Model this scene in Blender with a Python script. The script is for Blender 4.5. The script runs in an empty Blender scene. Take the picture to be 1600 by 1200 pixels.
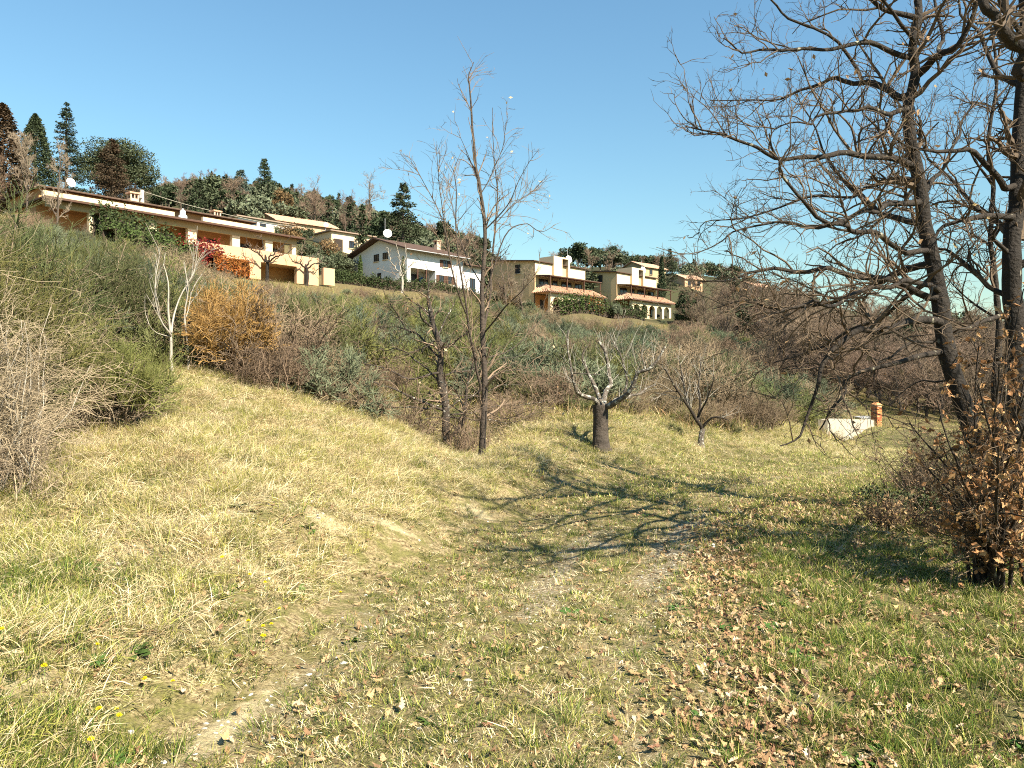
import bpy, math
import numpy as np
from mathutils import Vector

S = bpy.context.scene
COL = S.collection

# ------------------------------------------------------------------ camera, sky, sun, exposure
LENS_PX = 1202.0          # focal length in pixels of a 1600 wide picture
EYE = 1.6
HORIZON = 590.0
cam_data = bpy.data.cameras.new('camera')
cam_data.sensor_width = 36.0
cam_data.lens = 36.0 * LENS_PX / 1600.0
cam_data.shift_y = -(600.0 - HORIZON) / 1600.0
cam_data.clip_start = 0.05
cam_data.clip_end = 6000.0
cam = bpy.data.objects.new('camera', cam_data)
cam.location = (0, 0, EYE)
cam.rotation_euler = (math.radians(90), 0, 0)
COL.objects.link(cam)
S.camera = cam

SUN_AZ = 137.0            # clockwise from the viewing direction (+Y)
SUN_EL = 42.0
SKY_STRENGTH = 0.060
SUN_STRENGTH = 5.0
world = bpy.data.worlds.new('World')
S.world = world
world.use_nodes = True
wn = world.node_tree.nodes
wl = world.node_tree.links
wn.clear()
w_out = wn.new('ShaderNodeOutputWorld')
w_bg = wn.new('ShaderNodeBackground')
w_sky = wn.new('ShaderNodeTexSky')
w_sky.sky_type = 'NISHITA'
w_sky.sun_disc = False
w_sky.sun_elevation = math.radians(SUN_EL)
w_sky.sun_rotation = math.radians(SUN_AZ)
w_sky.altitude = 200.0
w_sky.air_density = 1.8
w_sky.dust_density = 0.0
w_sky.ozone_density = 7.5
w_bg.inputs['Strength'].default_value = SKY_STRENGTH
w_wb = wn.new('ShaderNodeMix')            # white balance of the sky
w_wb.data_type = 'RGBA'
w_wb.blend_type = 'MULTIPLY'
w_wb.inputs['Factor'].default_value = 1.0
w_wb.inputs['B'].default_value = (0.95, 1.08, 1.03, 1)
wl.new(w_sky.outputs[0], w_wb.inputs['A'])
wl.new(w_wb.outputs['Result'], w_bg.inputs['Color'])
wl.new(w_bg.outputs[0], w_out.inputs['Surface'])

sun_data = bpy.data.lights.new('sun', 'SUN')
sun_data.energy = SUN_STRENGTH
sun_data.angle = math.radians(0.5)
sun_data.color = (1.0, 0.92, 0.77)
sun = bpy.data.objects.new('sun', sun_data)
_az, _el = math.radians(SUN_AZ), math.radians(SUN_EL)
SUN_DIR = Vector((math.sin(_az) * math.cos(_el), math.cos(_az) * math.cos(_el), math.sin(_el)))
sun.rotation_euler = SUN_DIR.to_track_quat('Z', 'Y').to_euler()
sun.location = SUN_DIR * 40
COL.objects.link(sun)

S.view_settings.view_transform = 'Standard'
S.view_settings.look = 'None'
S.view_settings.exposure = 1.46
S.view_settings.gamma = 1.0
S.view_settings.use_curve_mapping = False
S.render.engine = 'CYCLES'
S.cycles.filter_width = 1.05
S.cycles.max_bounces = 5
S.cycles.diffuse_bounces = 1
S.cycles.use_denoising = False
S.cycles.transmission_bounces = 3
S.cycles.transparent_max_bounces = 4

# ------------------------------------------------------------------ small helpers
def tag(o, label=None, cat=None, group=None, kind=None):
    if label: o['label'] = label
    if cat: o['category'] = cat
    if group: o['group'] = group
    if kind: o['kind'] = kind
    return o

def empty(name, loc=(0, 0, 0), rz=0.0, label=None, cat=None, group=None, scale=1.0):
    o = bpy.data.objects.new(name, None)
    o.empty_display_size = 0.2
    o.location = loc
    o.rotation_euler = (0, 0, rz)
    o.scale = (scale,) * 3 if np.isscalar(scale) else scale
    COL.objects.link(o)
    return tag(o, label, cat, group)

def copy_tree(root, loc, rz=0.0, scale=1.0, label=None, group=None):
    r = root.copy()
    COL.objects.link(r)
    r.location = loc
    r.rotation_euler = (0, 0, rz)
    r.scale = (scale,) * 3 if np.isscalar(scale) else scale
    if label: r['label'] = label
    if group: r['group'] = group
    for ch in root.children:
        c = ch.copy()
        COL.objects.link(c)
        c.parent = r
        for g in ch.children:
            d = g.copy()
            COL.objects.link(d)
            d.parent = c
    return r

class MB:
    """collects polygons and links them as one mesh object"""
    def __init__(self):
        self.v, self.f, self.m, self.n = [], [], [], 0
    def add(self, verts, faces, mi=0):
        verts = np.asarray(verts, dtype=np.float64).reshape(-1, 3)
        faces = np.asarray(faces, dtype=np.int64)
        if not len(verts): return self
        self.v.append(verts)
        self.f.append(faces + self.n)
        self.m.append(np.full(len(faces), mi, dtype=np.int32))
        self.n += len(verts)
        return self
    def mesh(self, name, mats, smooth=False):
        me = bpy.data.meshes.new(name)
        V = np.concatenate(self.v)
        me.vertices.add(len(V))
        me.vertices.foreach_set('co', V.astype(np.float32).ravel())
        lv = np.concatenate([f.ravel() for f in self.f]).astype(np.int32)
        cnt = np.concatenate([np.full(len(f), f.shape[1]) for f in self.f])
        st = np.concatenate([[0], np.cumsum(cnt)[:-1]]).astype(np.int32)
        me.loops.add(len(lv))
        me.loops.foreach_set('vertex_index', lv)
        me.polygons.add(len(cnt))
        me.polygons.foreach_set('loop_start', st)
        me.polygons.foreach_set('loop_total', cnt.astype(np.int32))
        for m in (mats if isinstance(mats, (list, tuple)) else [mats]):
            me.materials.append(m)
        me.polygons.foreach_set('material_index', np.concatenate(self.m))
        me.polygons.foreach_set('use_smooth', np.full(len(cnt), bool(smooth)))
        me.update(calc_edges=True)
        return me
    def build(self, name, mats, parent=None, smooth=False):
        o = bpy.data.objects.new(name, self.mesh(name, mats, smooth))
        COL.objects.link(o)
        if parent is not None: o.parent = parent
        return o
    # solids -----------------------------------------------------------
    def box(self, x0, x1, y0, y1, z0, z1, mi=0):
        v = [(x, y, z) for x in (x0, x1) for y in (y0, y1) for z in (z0, z1)]
        f = [(0, 1, 3, 2), (4, 6, 7, 5), (0, 4, 5, 1), (2, 3, 7, 6), (0, 2, 6, 4), (1, 5, 7, 3)]
        return self.add(v, f, mi)
    def hexa(self, bottom, top, mi=0):
        v = list(bottom) + list(top)
        f = [(3, 2, 1, 0), (4, 5, 6, 7), (0, 1, 5, 4), (1, 2, 6, 5), (2, 3, 7, 6), (3, 0, 4, 7)]
        return self.add(v, f, mi)
    def prism(self, poly, y0, y1, mi=0):
        """polygon in x,z pushed from y0 to y1"""
        n = len(poly)
        v = [(x, y0, z) for x, z in poly] + [(x, y1, z) for x, z in poly]
        self.add(v, [[i, (i + 1) % n, (i + 1) % n + n, i + n] for i in range(n)], mi)
        self.add(v, [list(range(n - 1, -1, -1))], mi)
        return self.add(v, [list(range(n, 2 * n))], mi)
    def tube(self, pts, rad, sides=8, mi=0):
        P = np.asarray(pts, float)[None]
        R = np.broadcast_to(np.asarray(rad, float), (P.shape[1],))[None]
        return self.tubes(P, R, sides, mi)
    def tubes(self, P, R, sides=3, mi=0, cap=False):
        v, f = tube_arrays(P, R, sides)
        return self.add(v, f, mi)
    def disc_dish(self, c, normal, r, depth, mi=0):
        n = Vector(normal).normalized()
        a = n.orthogonal().normalized(); b = n.cross(a)
        rings, seg = 4, 20
        vs, fs = [], []
        for side in (0, 1):
            for i in range(rings + 1):
                q = i / rings
                for k in range(seg):
                    t = 2 * math.pi * k / seg
                    vs.append(Vector(c) + (a * math.cos(t) + b * math.sin(t)) * r * max(q, .001) + n * (depth * q * q - side * .03))
        o2 = (rings + 1) * seg
        for i in range(rings):
            for k in range(seg):
                k2 = (k + 1) % seg
                fs.append((i * seg + k, i * seg + k2, (i + 1) * seg + k2, (i + 1) * seg + k))
                fs.append((o2 + i * seg + k, o2 + (i + 1) * seg + k, o2 + (i + 1) * seg + k2, o2 + i * seg + k2))
        for k in range(seg):
            k2 = (k + 1) % seg
            fs.append((rings * seg + k, rings * seg + k2, o2 + rings * seg + k2, o2 + rings * seg + k))
        return self.add([tuple(v) for v in vs], fs, mi)

def tube_arrays(P, R, s):
    P = np.asarray(P, float); R = np.asarray(R, float)
    B, K, _ = P.shape
    T = np.empty_like(P)
    T[:, 1:-1] = P[:, 2:] - P[:, :-2]
    T[:, 0] = P[:, 1] - P[:, 0]
    T[:, -1] = P[:, -1] - P[:, -2]
    T /= np.linalg.norm(T, axis=2, keepdims=True) + 1e-12
    ref = np.zeros((B, 1, 3)); 
    mean = np.abs((P[:, -1] - P[:, 0]))
    ax = np.argmin(mean, axis=1)
    ref[np.arange(B), 0, ax] = 1.0
    U = np.cross(T, np.broadcast_to(ref, T.shape))
    U /= np.linalg.norm(U, axis=2, keepdims=True) + 1e-12
    Wv = np.cross(T, U)
    a = np.arange(s) * 2 * np.pi / s
    ring = U[:, :, None, :] * np.cos(a)[None, None, :, None] + Wv[:, :, None, :] * np.sin(a)[None, None, :, None]
    V = P[:, :, None, :] + ring * R[:, :, None, None]
    idx = np.arange(B * K * s).reshape(B, K, s)
    i0 = idx[:, :-1, :]; i1 = idx[:, 1:, :]
    F = np.stack([i0, np.roll(i0, -1, axis=2), np.roll(i1, -1, axis=2), i1], axis=-1).reshape(-1, 4)
    return V.reshape(-1, 3), F

def ribbon_arrays(P, Wd, width):
    """P (B,K,3) spine, Wd (B,3) width direction, width (B,K) half widths"""
    B, K, _ = P.shape
    L = P - Wd[:, None, :] * width[:, :, None]
    Rr = P + Wd[:, None, :] * width[:, :, None]
    V = np.stack([L, Rr], axis=2)
    idx = np.arange(B * K * 2).reshape(B, K, 2)
    F = np.stack([idx[:, :-1, 0], idx[:, :-1, 1], idx[:, 1:, 1], idx[:, 1:, 0]], axis=-1).reshape(-1, 4)
    return V.reshape(-1, 3), F

def unit(v):
    return v / (np.linalg.norm(v, axis=-1, keepdims=True) + 1e-12)

# ------------------------------------------------------------------ materials
def mat(name, col, rough=0.85, var=0.0, hue=0.0, noise=None, noise_scale=6.0, noise_mix=0.6, trans=0.0, bump=0.0, bump_scale=40.0, spec=0.25, noise2=None, noise2_scale=1.0, noise2_thr=(.55, .65), world_coords=False):
    """Principled with a noise mix, per-object random value / hue, optional translucency and bump"""
    m = bpy.data.materials.new(name)
    m.use_nodes = True
    n, l = m.node_tree.nodes, m.node_tree.links
    bsdf = n['Principled BSDF']
    out = n['Material Output']
    bsdf.inputs['Roughness'].default_value = rough
    bsdf.inputs['Specular IOR Level'].default_value = spec
    rgb = n.new('ShaderNodeRGB'); rgb.outputs[0].default_value = (*col, 1)
    c = rgb.outputs[0]
    vec = None
    if world_coords:
        geo = n.new('ShaderNodeNewGeometry'); vec = geo.outputs['Position']
    else:
        tc = n.new('ShaderNodeTexCoord'); vec = tc.outputs['Object']
    def mixed(c, col2, scale, lo, hi, fac=1.0, detail=5):
        t = n.new('ShaderNodeTexNoise'); t.inputs['Scale'].default_value = scale; t.inputs['Detail'].default_value = detail
        l.new(vec, t.inputs['Vector'])
        r = n.new('ShaderNodeMapRange'); r.inputs['From Min'].default_value = lo; r.inputs['From Max'].default_value = hi
        r.inputs['To Max'].default_value = fac
        l.new(t.outputs['Fac'], r.inputs['Value'])
        mx = n.new('ShaderNodeMix'); mx.data_type = 'RGBA'
        l.new(r.outputs[0], mx.inputs['Factor'])
        l.new(c, mx.inputs['A']); mx.inputs['B'].default_value = (*col2, 1)
        return mx.outputs['Result']
    if noise: c = mixed(c, noise, noise_scale, .35, .65, noise_mix)
    if noise2: c = mixed(c, noise2, noise2_scale, noise2_thr[0], noise2_thr[1], 1.0)
    if var or hue:
        oi = n.new('ShaderNodeObjectInfo')
        hs = n.new('ShaderNodeHueSaturation')
        mr = n.new('ShaderNodeMapRange'); mr.inputs['To Min'].default_value = 1 - var; mr.inputs['To Max'].default_value = 1 + var
        l.new(oi.outputs['Random'], mr.inputs['Value']); l.new(mr.outputs[0], hs.inputs['Value'])
        mu = n.new('ShaderNodeMath'); mu.operation = 'MULTIPLY'; mu.inputs[1].default_value = 7.31
        fr = n.new('ShaderNodeMath'); fr.operation = 'FRACT'
        l.new(oi.outputs['Random'], mu.inputs[0]); l.new(mu.outputs[0], fr.inputs[0])
        mh = n.new('ShaderNodeMapRange'); mh.inputs['To Min'].default_value = .5 - hue; mh.inputs['To Max'].default_value = .5 + hue
        l.new(fr.outputs[0], mh.inputs['Value']); l.new(mh.outputs[0], hs.inputs['Hue'])
        l.new(c, hs.inputs['Color']); c = hs.outputs[0]
    l.new(c, bsdf.inputs['Base Color'])
    if bump:
        t = n.new('ShaderNodeTexNoise'); t.inputs['Scale'].default_value = bump_scale; t.inputs['Detail'].default_value = 6
        l.new(vec, t.inputs['Vector'])
        b = n.new('ShaderNodeBump'); b.inputs['Strength'].default_value = bump; b.inputs['Distance'].default_value = .03
        l.new(t.outputs['Fac'], b.inputs['Height']); l.new(b.outputs[0], bsdf.inputs['Normal'])
    if trans:
        tr = n.new('ShaderNodeBsdfTranslucent'); l.new(c, tr.inputs['Color'])
        ms = n.new('ShaderNodeMixShader'); ms.inputs[0].default_value = trans
        l.new(bsdf.outputs[0], ms.inputs[1]); l.new(tr.outputs[0], ms.inputs[2]); l.new(ms.outputs[0], out.inputs['Surface'])
    return m

# ------------------------------------------------------------------ terrain
_C = []
def _c(px, py, Y): _C.append(((px - 800) / LENS_PX * Y, Y, EYE + (HORIZON - py) / LENS_PX * Y))
def _d(x, y, z): _C.append((x, y, z))
for q in [(0, 0, 0), (0, -20, 0), (-6, -10, .6), (10, -10, -.2), (40, -40, -2), (-40, -40, 4), (0, -120, -3), (0, 3, 0), (.6, 5, 0), (1.6, 8, 0), (2.3, 9.5, 0), (4.2, 13, -.03), (7, 15.5, -.14),
          (11, 18.5, -.46), (9, 20.5, -.52), (10.5, 23, -.62), (15, 24, -.75), (2.5, 4, 0), (4, 5, -.02), (4.4, 7.2, -.02), (6, 4.5, .0), (9, 6, -.1), (7, 10, -.15), (5.2, 10.5, -.12), (12, 12, -.5), (25, 10, -1.2), (40, 20, -2.2), (18, 18, -.5),
          (-3, 0, .12), (-5, 2, .5), (-9, 4, 1.4), (-9, 0, 1.4), (-20, 5, 4.5), (-20, 15, 6), (-30, 0, 6), (-60, 20, 16), (-70, -20, 14), (22, 30, -.6), (30, 45, -.7), (60, 50, -2), (100, 60, -4)]: _d(*q)
for q in [(200, 1190, 3.2), (0, 1180, 3.1), (0, 1000, 4.2), (0, 850, 5.7), (50, 780, 6.6), (300, 1050, 4.3), (300, 900, 5.6), (300, 820, 6.4), (300, 720, 7.9), (300, 640, 9.6), (300, 585, 11.2),
          (150, 645, 9.0), (480, 1000, 4.7), (430, 850, 6.3), (500, 870, 6.5), (500, 780, 7.8), (500, 700, 9.5), (500, 640, 11.6), (620, 840, 7.5), (650, 740, 10.3), (650, 680, 12.6),
          (752, 735, 12), (800, 790, 9.6), (700, 702, 13.5), (800, 722, 11.8), (800, 662, 14.4), (860, 715, 12.6), (880, 648, 15.6), (940, 700, 13.6), (1000, 652, 16.6), (1020, 705, 14.6), (1095, 706, 16.5), (1100, 662, 18.5), (1200, 694, 18.5), (1200, 664, 21), (1270, 680, 22), (1305, 692, 26), (1345, 684, 31), (1385, 668, 38), (1450, 672, 30), (1480, 655, 45),
          (300, 520, 20), (200, 425, 40), (100, 400, 35), (0, 500, 15.5), (0, 610, 9.8), (0, 340, 58), (400, 520, 24), (450, 470, 60), (700, 520, 45), (700, 610, 22), (900, 520, 70), (900, 605, 28),
          (1050, 510, 95), (1050, 605, 32), (1200, 565, 60), (1200, 640, 28), (1400, 615, 60), (1400, 640, 45), (1560, 610, 60),
          (270, 400, 76), (60, 380, 68), (380, 432, 84), (515, 445, 90), (460, 430, 96), (600, 450, 103), (700, 455, 112), (545, 430, 114), (800, 490, 117), (860, 493, 117), (950, 495, 124), (900, 478, 130), (1000, 498, 132), (1050, 500, 140), (960, 480, 142),
          (420, 370, 135), (500, 375, 140), (560, 395, 140), (1085, 455, 190), (1020, 450, 170), (1180, 465, 220),
          (0, 310, 130), (100, 320, 115), (180, 315, 115), (240, 330, 150), (240, 310, 300), (400, 312, 300), (500, 335, 300), (600, 365, 300), (750, 395, 320), (900, 425, 350), (1000, 432, 350), (1130, 438, 350), (1200, 470, 350), (1300, 480, 300), (1500, 505, 300), (1700, 520, 300),
          (-200, 330, 300), (-300, 350, 120), (1300, 565, 100), (1500, 585, 100), (1750, 595, 120), (2000, 600, 100), (400, 340, 600), (900, 470, 700), (1500, 530, 700), (-400, 400, 700)]: _c(*q)
_C = np.array(_C)
def _uv(x, y): return np.arcsinh(np.asarray(x, float) / 6.0), np.arcsinh(np.asarray(y, float) / 6.0)
_cu, _cv = _uv(_C[:, 0], _C[:, 1])
_EPS = 0.12
def _ker(u, v): return np.sqrt((u[:, None] - _cu[None]) ** 2 + (v[:, None] - _cv[None]) ** 2 + _EPS ** 2)
_A = _ker(_cu, _cv) - 0.0 * np.eye(len(_C))
_n = len(_C)
_M = np.zeros((_n + 1, _n + 1)); _M[:_n, :_n] = _A - 0.004 * np.eye(_n); _M[:_n, _n] = 1; _M[_n, :_n] = 1
_wts = np.linalg.solve(_M, np.append(np.arcsinh(_C[:, 2] / 3.0), 0))
_rb = np.random.default_rng(5)
_waves = [(lam, _rb.uniform(0, 6.28), _rb.uniform(0, 6.28)) for lam in (.34, .45, .6, .8, 1.1, 1.5, 2.1, 2.9, 4.0, 5.6)]
def bumps(x, y):
    z = 0
    for lam, a, ph in _waves:
        k = 2 * math.pi / lam
        wob = 0.9 * np.sin(.37 * k * (x * math.sin(a + 1) + y * math.cos(a + 1)) + 2 * ph)
        z = z + lam * .0075 * np.sin(k * (x * math.cos(a) + y * math.sin(a)) + ph + wob)
    return z
def h(x, y):
    x = np.atleast_1d(np.asarray(x, float)); y = np.atleast_1d(np.asarray(y, float))
    shp = x.shape; x = x.ravel(); y = y.ravel()
    out = np.empty(len(x))
    for i in range(0, len(x), 40000):
        u, v = _uv(x[i:i + 40000], y[i:i + 40000])
        out[i:i + 40000] = np.sinh(_ker(u, v) @ _wts[:_n] + _wts[_n]) * 3.0
    lat = path_lat(x, y)[0]
    amp = np.clip((np.abs(lat) - .9) / 1.5, .22, 1.0)
    r = np.hypot(x, y)
    out = out + bumps(x, y) * amp * np.clip(2.2 - r / 40, .3, 1.0)
    # the lip where the bank was cut for the track
    st = np.clip((-lat - 1.2 + .25 * np.sin(2.1 * y + x)) / .75, 0, 1); st = st * st * (3 - 2 * st)
    out = out + .26 * st * np.clip((5.5 + lat) / 3.5, 0, 1) * np.clip((1.4 - x) / 1.2, 0, 1) * np.clip((y - 1) / 2, 0, 1) * np.clip((13.5 - y) / 3, 0, 1)
    # shallow wheel tracks and a step where the bank was cut
    out = out - .035 * np.exp(-((lat - .8) / .22) ** 2) - .035 * np.exp(-((lat + .85) / .22) ** 2)
    return out.reshape(shp)

# track centre line
_pc = np.array([(-.35, -8), (-.35, 0), (-.3, 3), (0, 5), (.45, 7), (1.15, 9), (2.3, 11), (4.2, 13.2), (7, 15.6), (11, 19), (14.5, 24), (17, 32)])
def catmull(pts, n):
    p = np.asarray(pts, float)
    if len(p) == 2:
        t = np.linspace(0, 1, n)[:, None]; return p[0] * (1 - t) + p[1] * t
    q = np.vstack([2 * p[0] - p[1], p, 2 * p[-1] - p[-2]])
    m = len(p) - 1
    t = np.linspace(0, m - 1e-9, n); i = t.astype(int); f = (t - i)[:, None]
    a, b, c, d = q[i], q[i + 1], q[i + 2], q[i + 3]
    return .5 * (2 * b + (c - a) * f + (2 * a - 5 * b + 4 * c - d) * f * f + (3 * b - a - 3 * c + d) * f ** 3)
PATH = catmull(_pc, 140)
_pt = unit(np.gradient(PATH, axis=0))
PATH_N = np.stack([_pt[:, 1], -_pt[:, 0]], axis=1)      # to the right
_ps = np.concatenate([[0], np.cumsum(np.linalg.norm(np.diff(PATH, axis=0), axis=1))])
def path_lat(x, y):
    x = np.asarray(x, float).ravel(); y = np.asarray(y, float).ravel()
    lat = np.empty(len(x)); s = np.empty(len(x))
    for i in range(0, len(x), 20000):
        dx = x[i:i + 20000, None] - PATH[None, :, 0]; dy = y[i:i + 20000, None] - PATH[None, :, 1]
        k = np.argmin(dx * dx + dy * dy, axis=1)
        r = np.arange(len(k))
        sd = dx[r, k] * PATH_N[k, 0] + dy[r, k] * PATH_N[k, 1]
        dist = np.sqrt(dx[r, k] ** 2 + dy[r, k] ** 2)
        lat[i:i + 20000] = np.sign(sd) * np.maximum(dist, np.abs(sd)); s[i:i + 20000] = _ps[k]
    return lat, s
def hz(x, y): return float(h(np.array([x]), np.array([y]))[0])
def G(px, Y, sink=0.0):
    x = (px - 800) / LENS_PX * Y
    return (x, Y, hz(x, Y) - sink)
def W(px, py, Y): return ((px - 800) / LENS_PX * Y, Y, EYE + (HORIZON - py) / LENS_PX * Y)
def Wn(a):
    a = np.asarray(a, float)
    return np.stack([(a[:, 0] - 800) / LENS_PX * a[:, 2], a[:, 2], EYE + (HORIZON - a[:, 1]) / LENS_PX * a[:, 2]], axis=1)
# ------------------------------------------------------------------ ground cover zones (all in metres)
def _ell(x, y, cx, cy, rx, ry, a=0.0):
    ca, sa = math.cos(a), math.sin(a)
    dx, dy = x - cx, y - cy
    return np.exp(-(((dx * ca + dy * sa) / rx) ** 2 + ((-dx * sa + dy * ca) / ry) ** 2))
def lumps(x, y, lam, seed):
    r = np.random.default_rng(seed); z = 0
    for k in range(7):
        a = r.uniform(0, 6.28); p = r.uniform(0, 6.28); q = r.uniform(.6, 1.7) * 2 * math.pi / lam
        z = z + np.sin(q * (x * math.cos(a) + y * math.sin(a)) + p + 1.2 * np.sin(.6 * q * (x * math.sin(a) - y * math.cos(a)) + 2 * p))
    return .5 + z / 9.0
def zones(x, y):
    x = np.asarray(x, float); y = np.asarray(y, float)
    lat, s = path_lat(x, y)
    lat = lat.reshape(x.shape)
    wig = .35 * (lumps(x, y, 1.1, 3) - .5)
    track = np.clip((1.35 - np.abs(lat + wig)) / .35, 0, 1)
    right = np.clip((lat + wig - 1.15) / .3, 0, 1)
    left = np.clip((-lat + wig - 1.25) / .35, 0, 1)
    gravel = np.exp(-((lat - .95 - .8 * wig) / .24) ** 2) * np.clip((y - 5.0) / 1.2, 0, 1) * np.clip((10.5 - y) / 1.5, 0, 1)
    gravel = np.maximum(gravel, .8 * np.exp(-((lat - .1 - wig) / .2) ** 2) * np.clip((y - 4.6) / .8, 0, 1) * np.clip((8.8 - y) / 1, 0, 1))
    gravel = np.maximum(gravel, .5 * np.exp(-((lat - .55 - wig) / .3) ** 2) * np.clip((y - 9) / 1.5, 0, 1) * np.clip((18 - y) / 3, 0, 1))
    gravel = np.maximum(gravel, .5 * np.exp(-((lat + .95 - .6 * wig) / .16) ** 2) * np.clip((y - 2) / 1, 0, 1) * np.clip((7 - y) / 2, 0, 1))
    gravel = np.maximum(gravel, .45 * np.exp(-((lat - .8 - wig) / .25) ** 2) * (y < 5.5))
    soil = np.zeros_like(x)
    for q in [(-1.75, 6.55, .62, .18, .25), (-2.35, 6.05, .35, .16, .5), (-1.15, 7.1, .45, .13, .4), (-2.6, 5.3, .45, .3, .2), (-1.9, 5.35, .3, .2, 0), (-2.3, 3.45, .25, .3, 0), (-1.35, 3.6, .12, .6, -.2), (-2.75, 3.3, .4, .25, 0), (.7, 7.6, .35, .12, 0.2), (-.4, 9.0, .4, .2, 0)]:
        soil = np.maximum(soil, _ell(x, y, *q))
    litter = np.exp(-((lat - 1.35 - .4 * wig) / .30) ** 2) * np.clip((10 - y) / 2, 0, 1)
    return dict(lat=lat, track=track, right=right, left=left, gravel=gravel, soil=soil, litter=litter)

# ------------------------------------------------------------------ ground material
def ground_material(name):
    m = bpy.data.materials.new(name); m.use_nodes = True
    n, l = m.node_tree.nodes, m.node_tree.links
    b = n['Principled BSDF']; b.inputs['Roughness'].default_value = .95; b.inputs['Specular IOR Level'].default_value = .1
    geo = n.new('ShaderNodeNewGeometry'); pos = geo.outputs['Position']
    def noise(scale, detail=6, rough=.6):
        t = n.new('ShaderNodeTexNoise'); t.inputs['Scale'].default_value = scale; t.inputs['Detail'].default_value = detail; t.inputs['Roughness'].default_value = rough
        l.new(pos, t.inputs['Vector']); return t.outputs['Fac']
    def rng(v, a, b_, c=0., d=1.):
        r = n.new('ShaderNodeMapRange'); r.inputs[1].default_value = a; r.inputs[2].default_value = b_; r.inputs[3].default_value = c; r.inputs[4].default_value = d
        l.new(v, r.inputs[0]); return r.outputs[0]
    def math_(op, a, b_):
        q = n.new('ShaderNodeMath'); q.operation = op; q.use_clamp = True
        for i, v in enumerate((a, b_)):
            if isinstance(v, (int, float)): q.inputs[i].default_value = v
            else: l.new(v, q.inputs[i])
        return q.outputs[0]
    def mix(f, a, b_):
        q = n.new('ShaderNodeMix'); q.data_type = 'RGBA'
        if isinstance(f, (int, float)): q.inputs['Factor'].default_value = f
        else: l.new(f, q.inputs['Factor'])
        for s, v in (('A', a), ('B', b_)):
            if isinstance(v, tuple): q.inputs[s].default_value = (*v, 1)
            else: l.new(v, q.inputs[s])
        return q.outputs['Result']
    def attr(k):
        a = n.new('ShaderNodeAttribute'); a.attribute_name = k; return a.outputs['Fac']
    fine, mid, big = noise(32, 8, .72), noise(5), noise(.9)
    c = mix(rng(fine, .42, .58), (.40, .31, .165), (.12, .085, .042))
    c = mix(rng(mid, .45, .6), c, mix(rng(noise(60), .4, .6), (.20, .18, .06), (.12, .105, .04)))
    gfac = math_('MULTIPLY', attr('green'), rng(noise(3.1), .3, .6))
    c = mix(gfac, c, mix(rng(fine, .42, .58), (.035, .055, .015), (.14, .13, .05)))
    bfac = math_('MULTIPLY', attr('brown'), rng(noise(2.3), .3, .65))
    c = mix(bfac, c, mix(rng(fine, .3, .7), (.09, .06, .03), (.16, .11, .055)))
    c = mix(attr('wood'), c, mix(rng(noise(.3), .35, .65), (.055, .045, .025), (.05, .055, .022)))
    sfac = rng(math_('ADD', math_('MULTIPLY', attr('soil'), .54), math_('MULTIPLY', noise(8, 10, .8), 1.1)), .86, 1.06)
    c = mix(sfac, c, mix(rng(noise(22), .35, .65), (.50, .42, .25), (.38, .30, .17)))
    vor = n.new('ShaderNodeTexVoronoi'); vor.inputs['Scale'].default_value = 34; l.new(pos, vor.inputs['Vector'])
    gr = rng(math_('ADD', math_('MULTIPLY', attr('gravel'), .62), math_('MULTIPLY', noise(9, 10, .8), 1.1)), .74, 1.02)
    c = mix(gr, c, mix(rng(vor.outputs['Distance'], .1, .5), (.55, .48, .34), (.22, .17, .10)))
    grain = rng(noise(120, 6, .8), .36, .64, .62, 1.38)
    hv = n.new('ShaderNodeHueSaturation'); l.new(grain, hv.inputs['Value']); l.new(c, hv.inputs['Color'])
    l.new(hv.outputs[0], b.inputs['Base Color'])
    bp = n.new('ShaderNodeBump'); bp.inputs['Strength'].default_value = .8; bp.inputs['Distance'].default_value = .04
    l.new(math_('ADD', math_('MULTIPLY', noise(26), .7), math_('MULTIPLY', noise(90), .35)), bp.inputs['Height'])
    l.new(bp.outputs[0], b.inputs['Normal'])
    return m
M_GROUND = ground_material('ground')

def grid_sheet(name, X, Y, Z, material):
    r, c = X.shape
    i = np.arange(r * c).reshape(r, c)
    F = np.stack([i[:-1, :-1], i[:-1, 1:], i[1:, 1:], i[1:, :-1]], axis=-1).reshape(-1, 4)
    me = MB().add(np.stack([X, Y, Z], axis=-1).reshape(-1, 3), F).mesh(name, material, smooth=True)
    x, y = X.ravel(), Y.ravel()
    z = zones(x, y)
    far = np.clip((np.hypot(x, y) - 14) / 14, 0, 1)
    bank = z['left'] * (x < 1.0)
    green = np.clip(.35 * z['track'] + .9 * z['right'] + .25 * z['left'] + .5 * z['left'] * (x > 1) + .8 * _ell(x, y, -3.2, 4.6, .9, 1.0) + .9 * _ell(x, y, 14, 21, 12, 7), 0, 1)
    green = np.clip(green + far * .4, 0, 1)
    brown = np.clip(.25 * z['track'] + .35 * z['right'] + .8 * _ell(x, y, 4.3, 8.8, 1.8, 1.6) + far * .8 * (1 - _ell(x, y, 18, 27, 9, 12)), 0, 1)
    for k, v in (('green', green), ('brown', brown), ('wood', np.clip((np.hypot(x, y) - 122) / 15, 0, 1)), ('soil', z['soil']), ('gravel', z['gravel'])):
        a = me.attributes.new(k, 'FLOAT', 'POINT'); a.data.foreach_set('value', v.astype(np.float32))
    o = bpy.data.objects.new(name, me); COL.objects.link(o)
    return o

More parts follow.
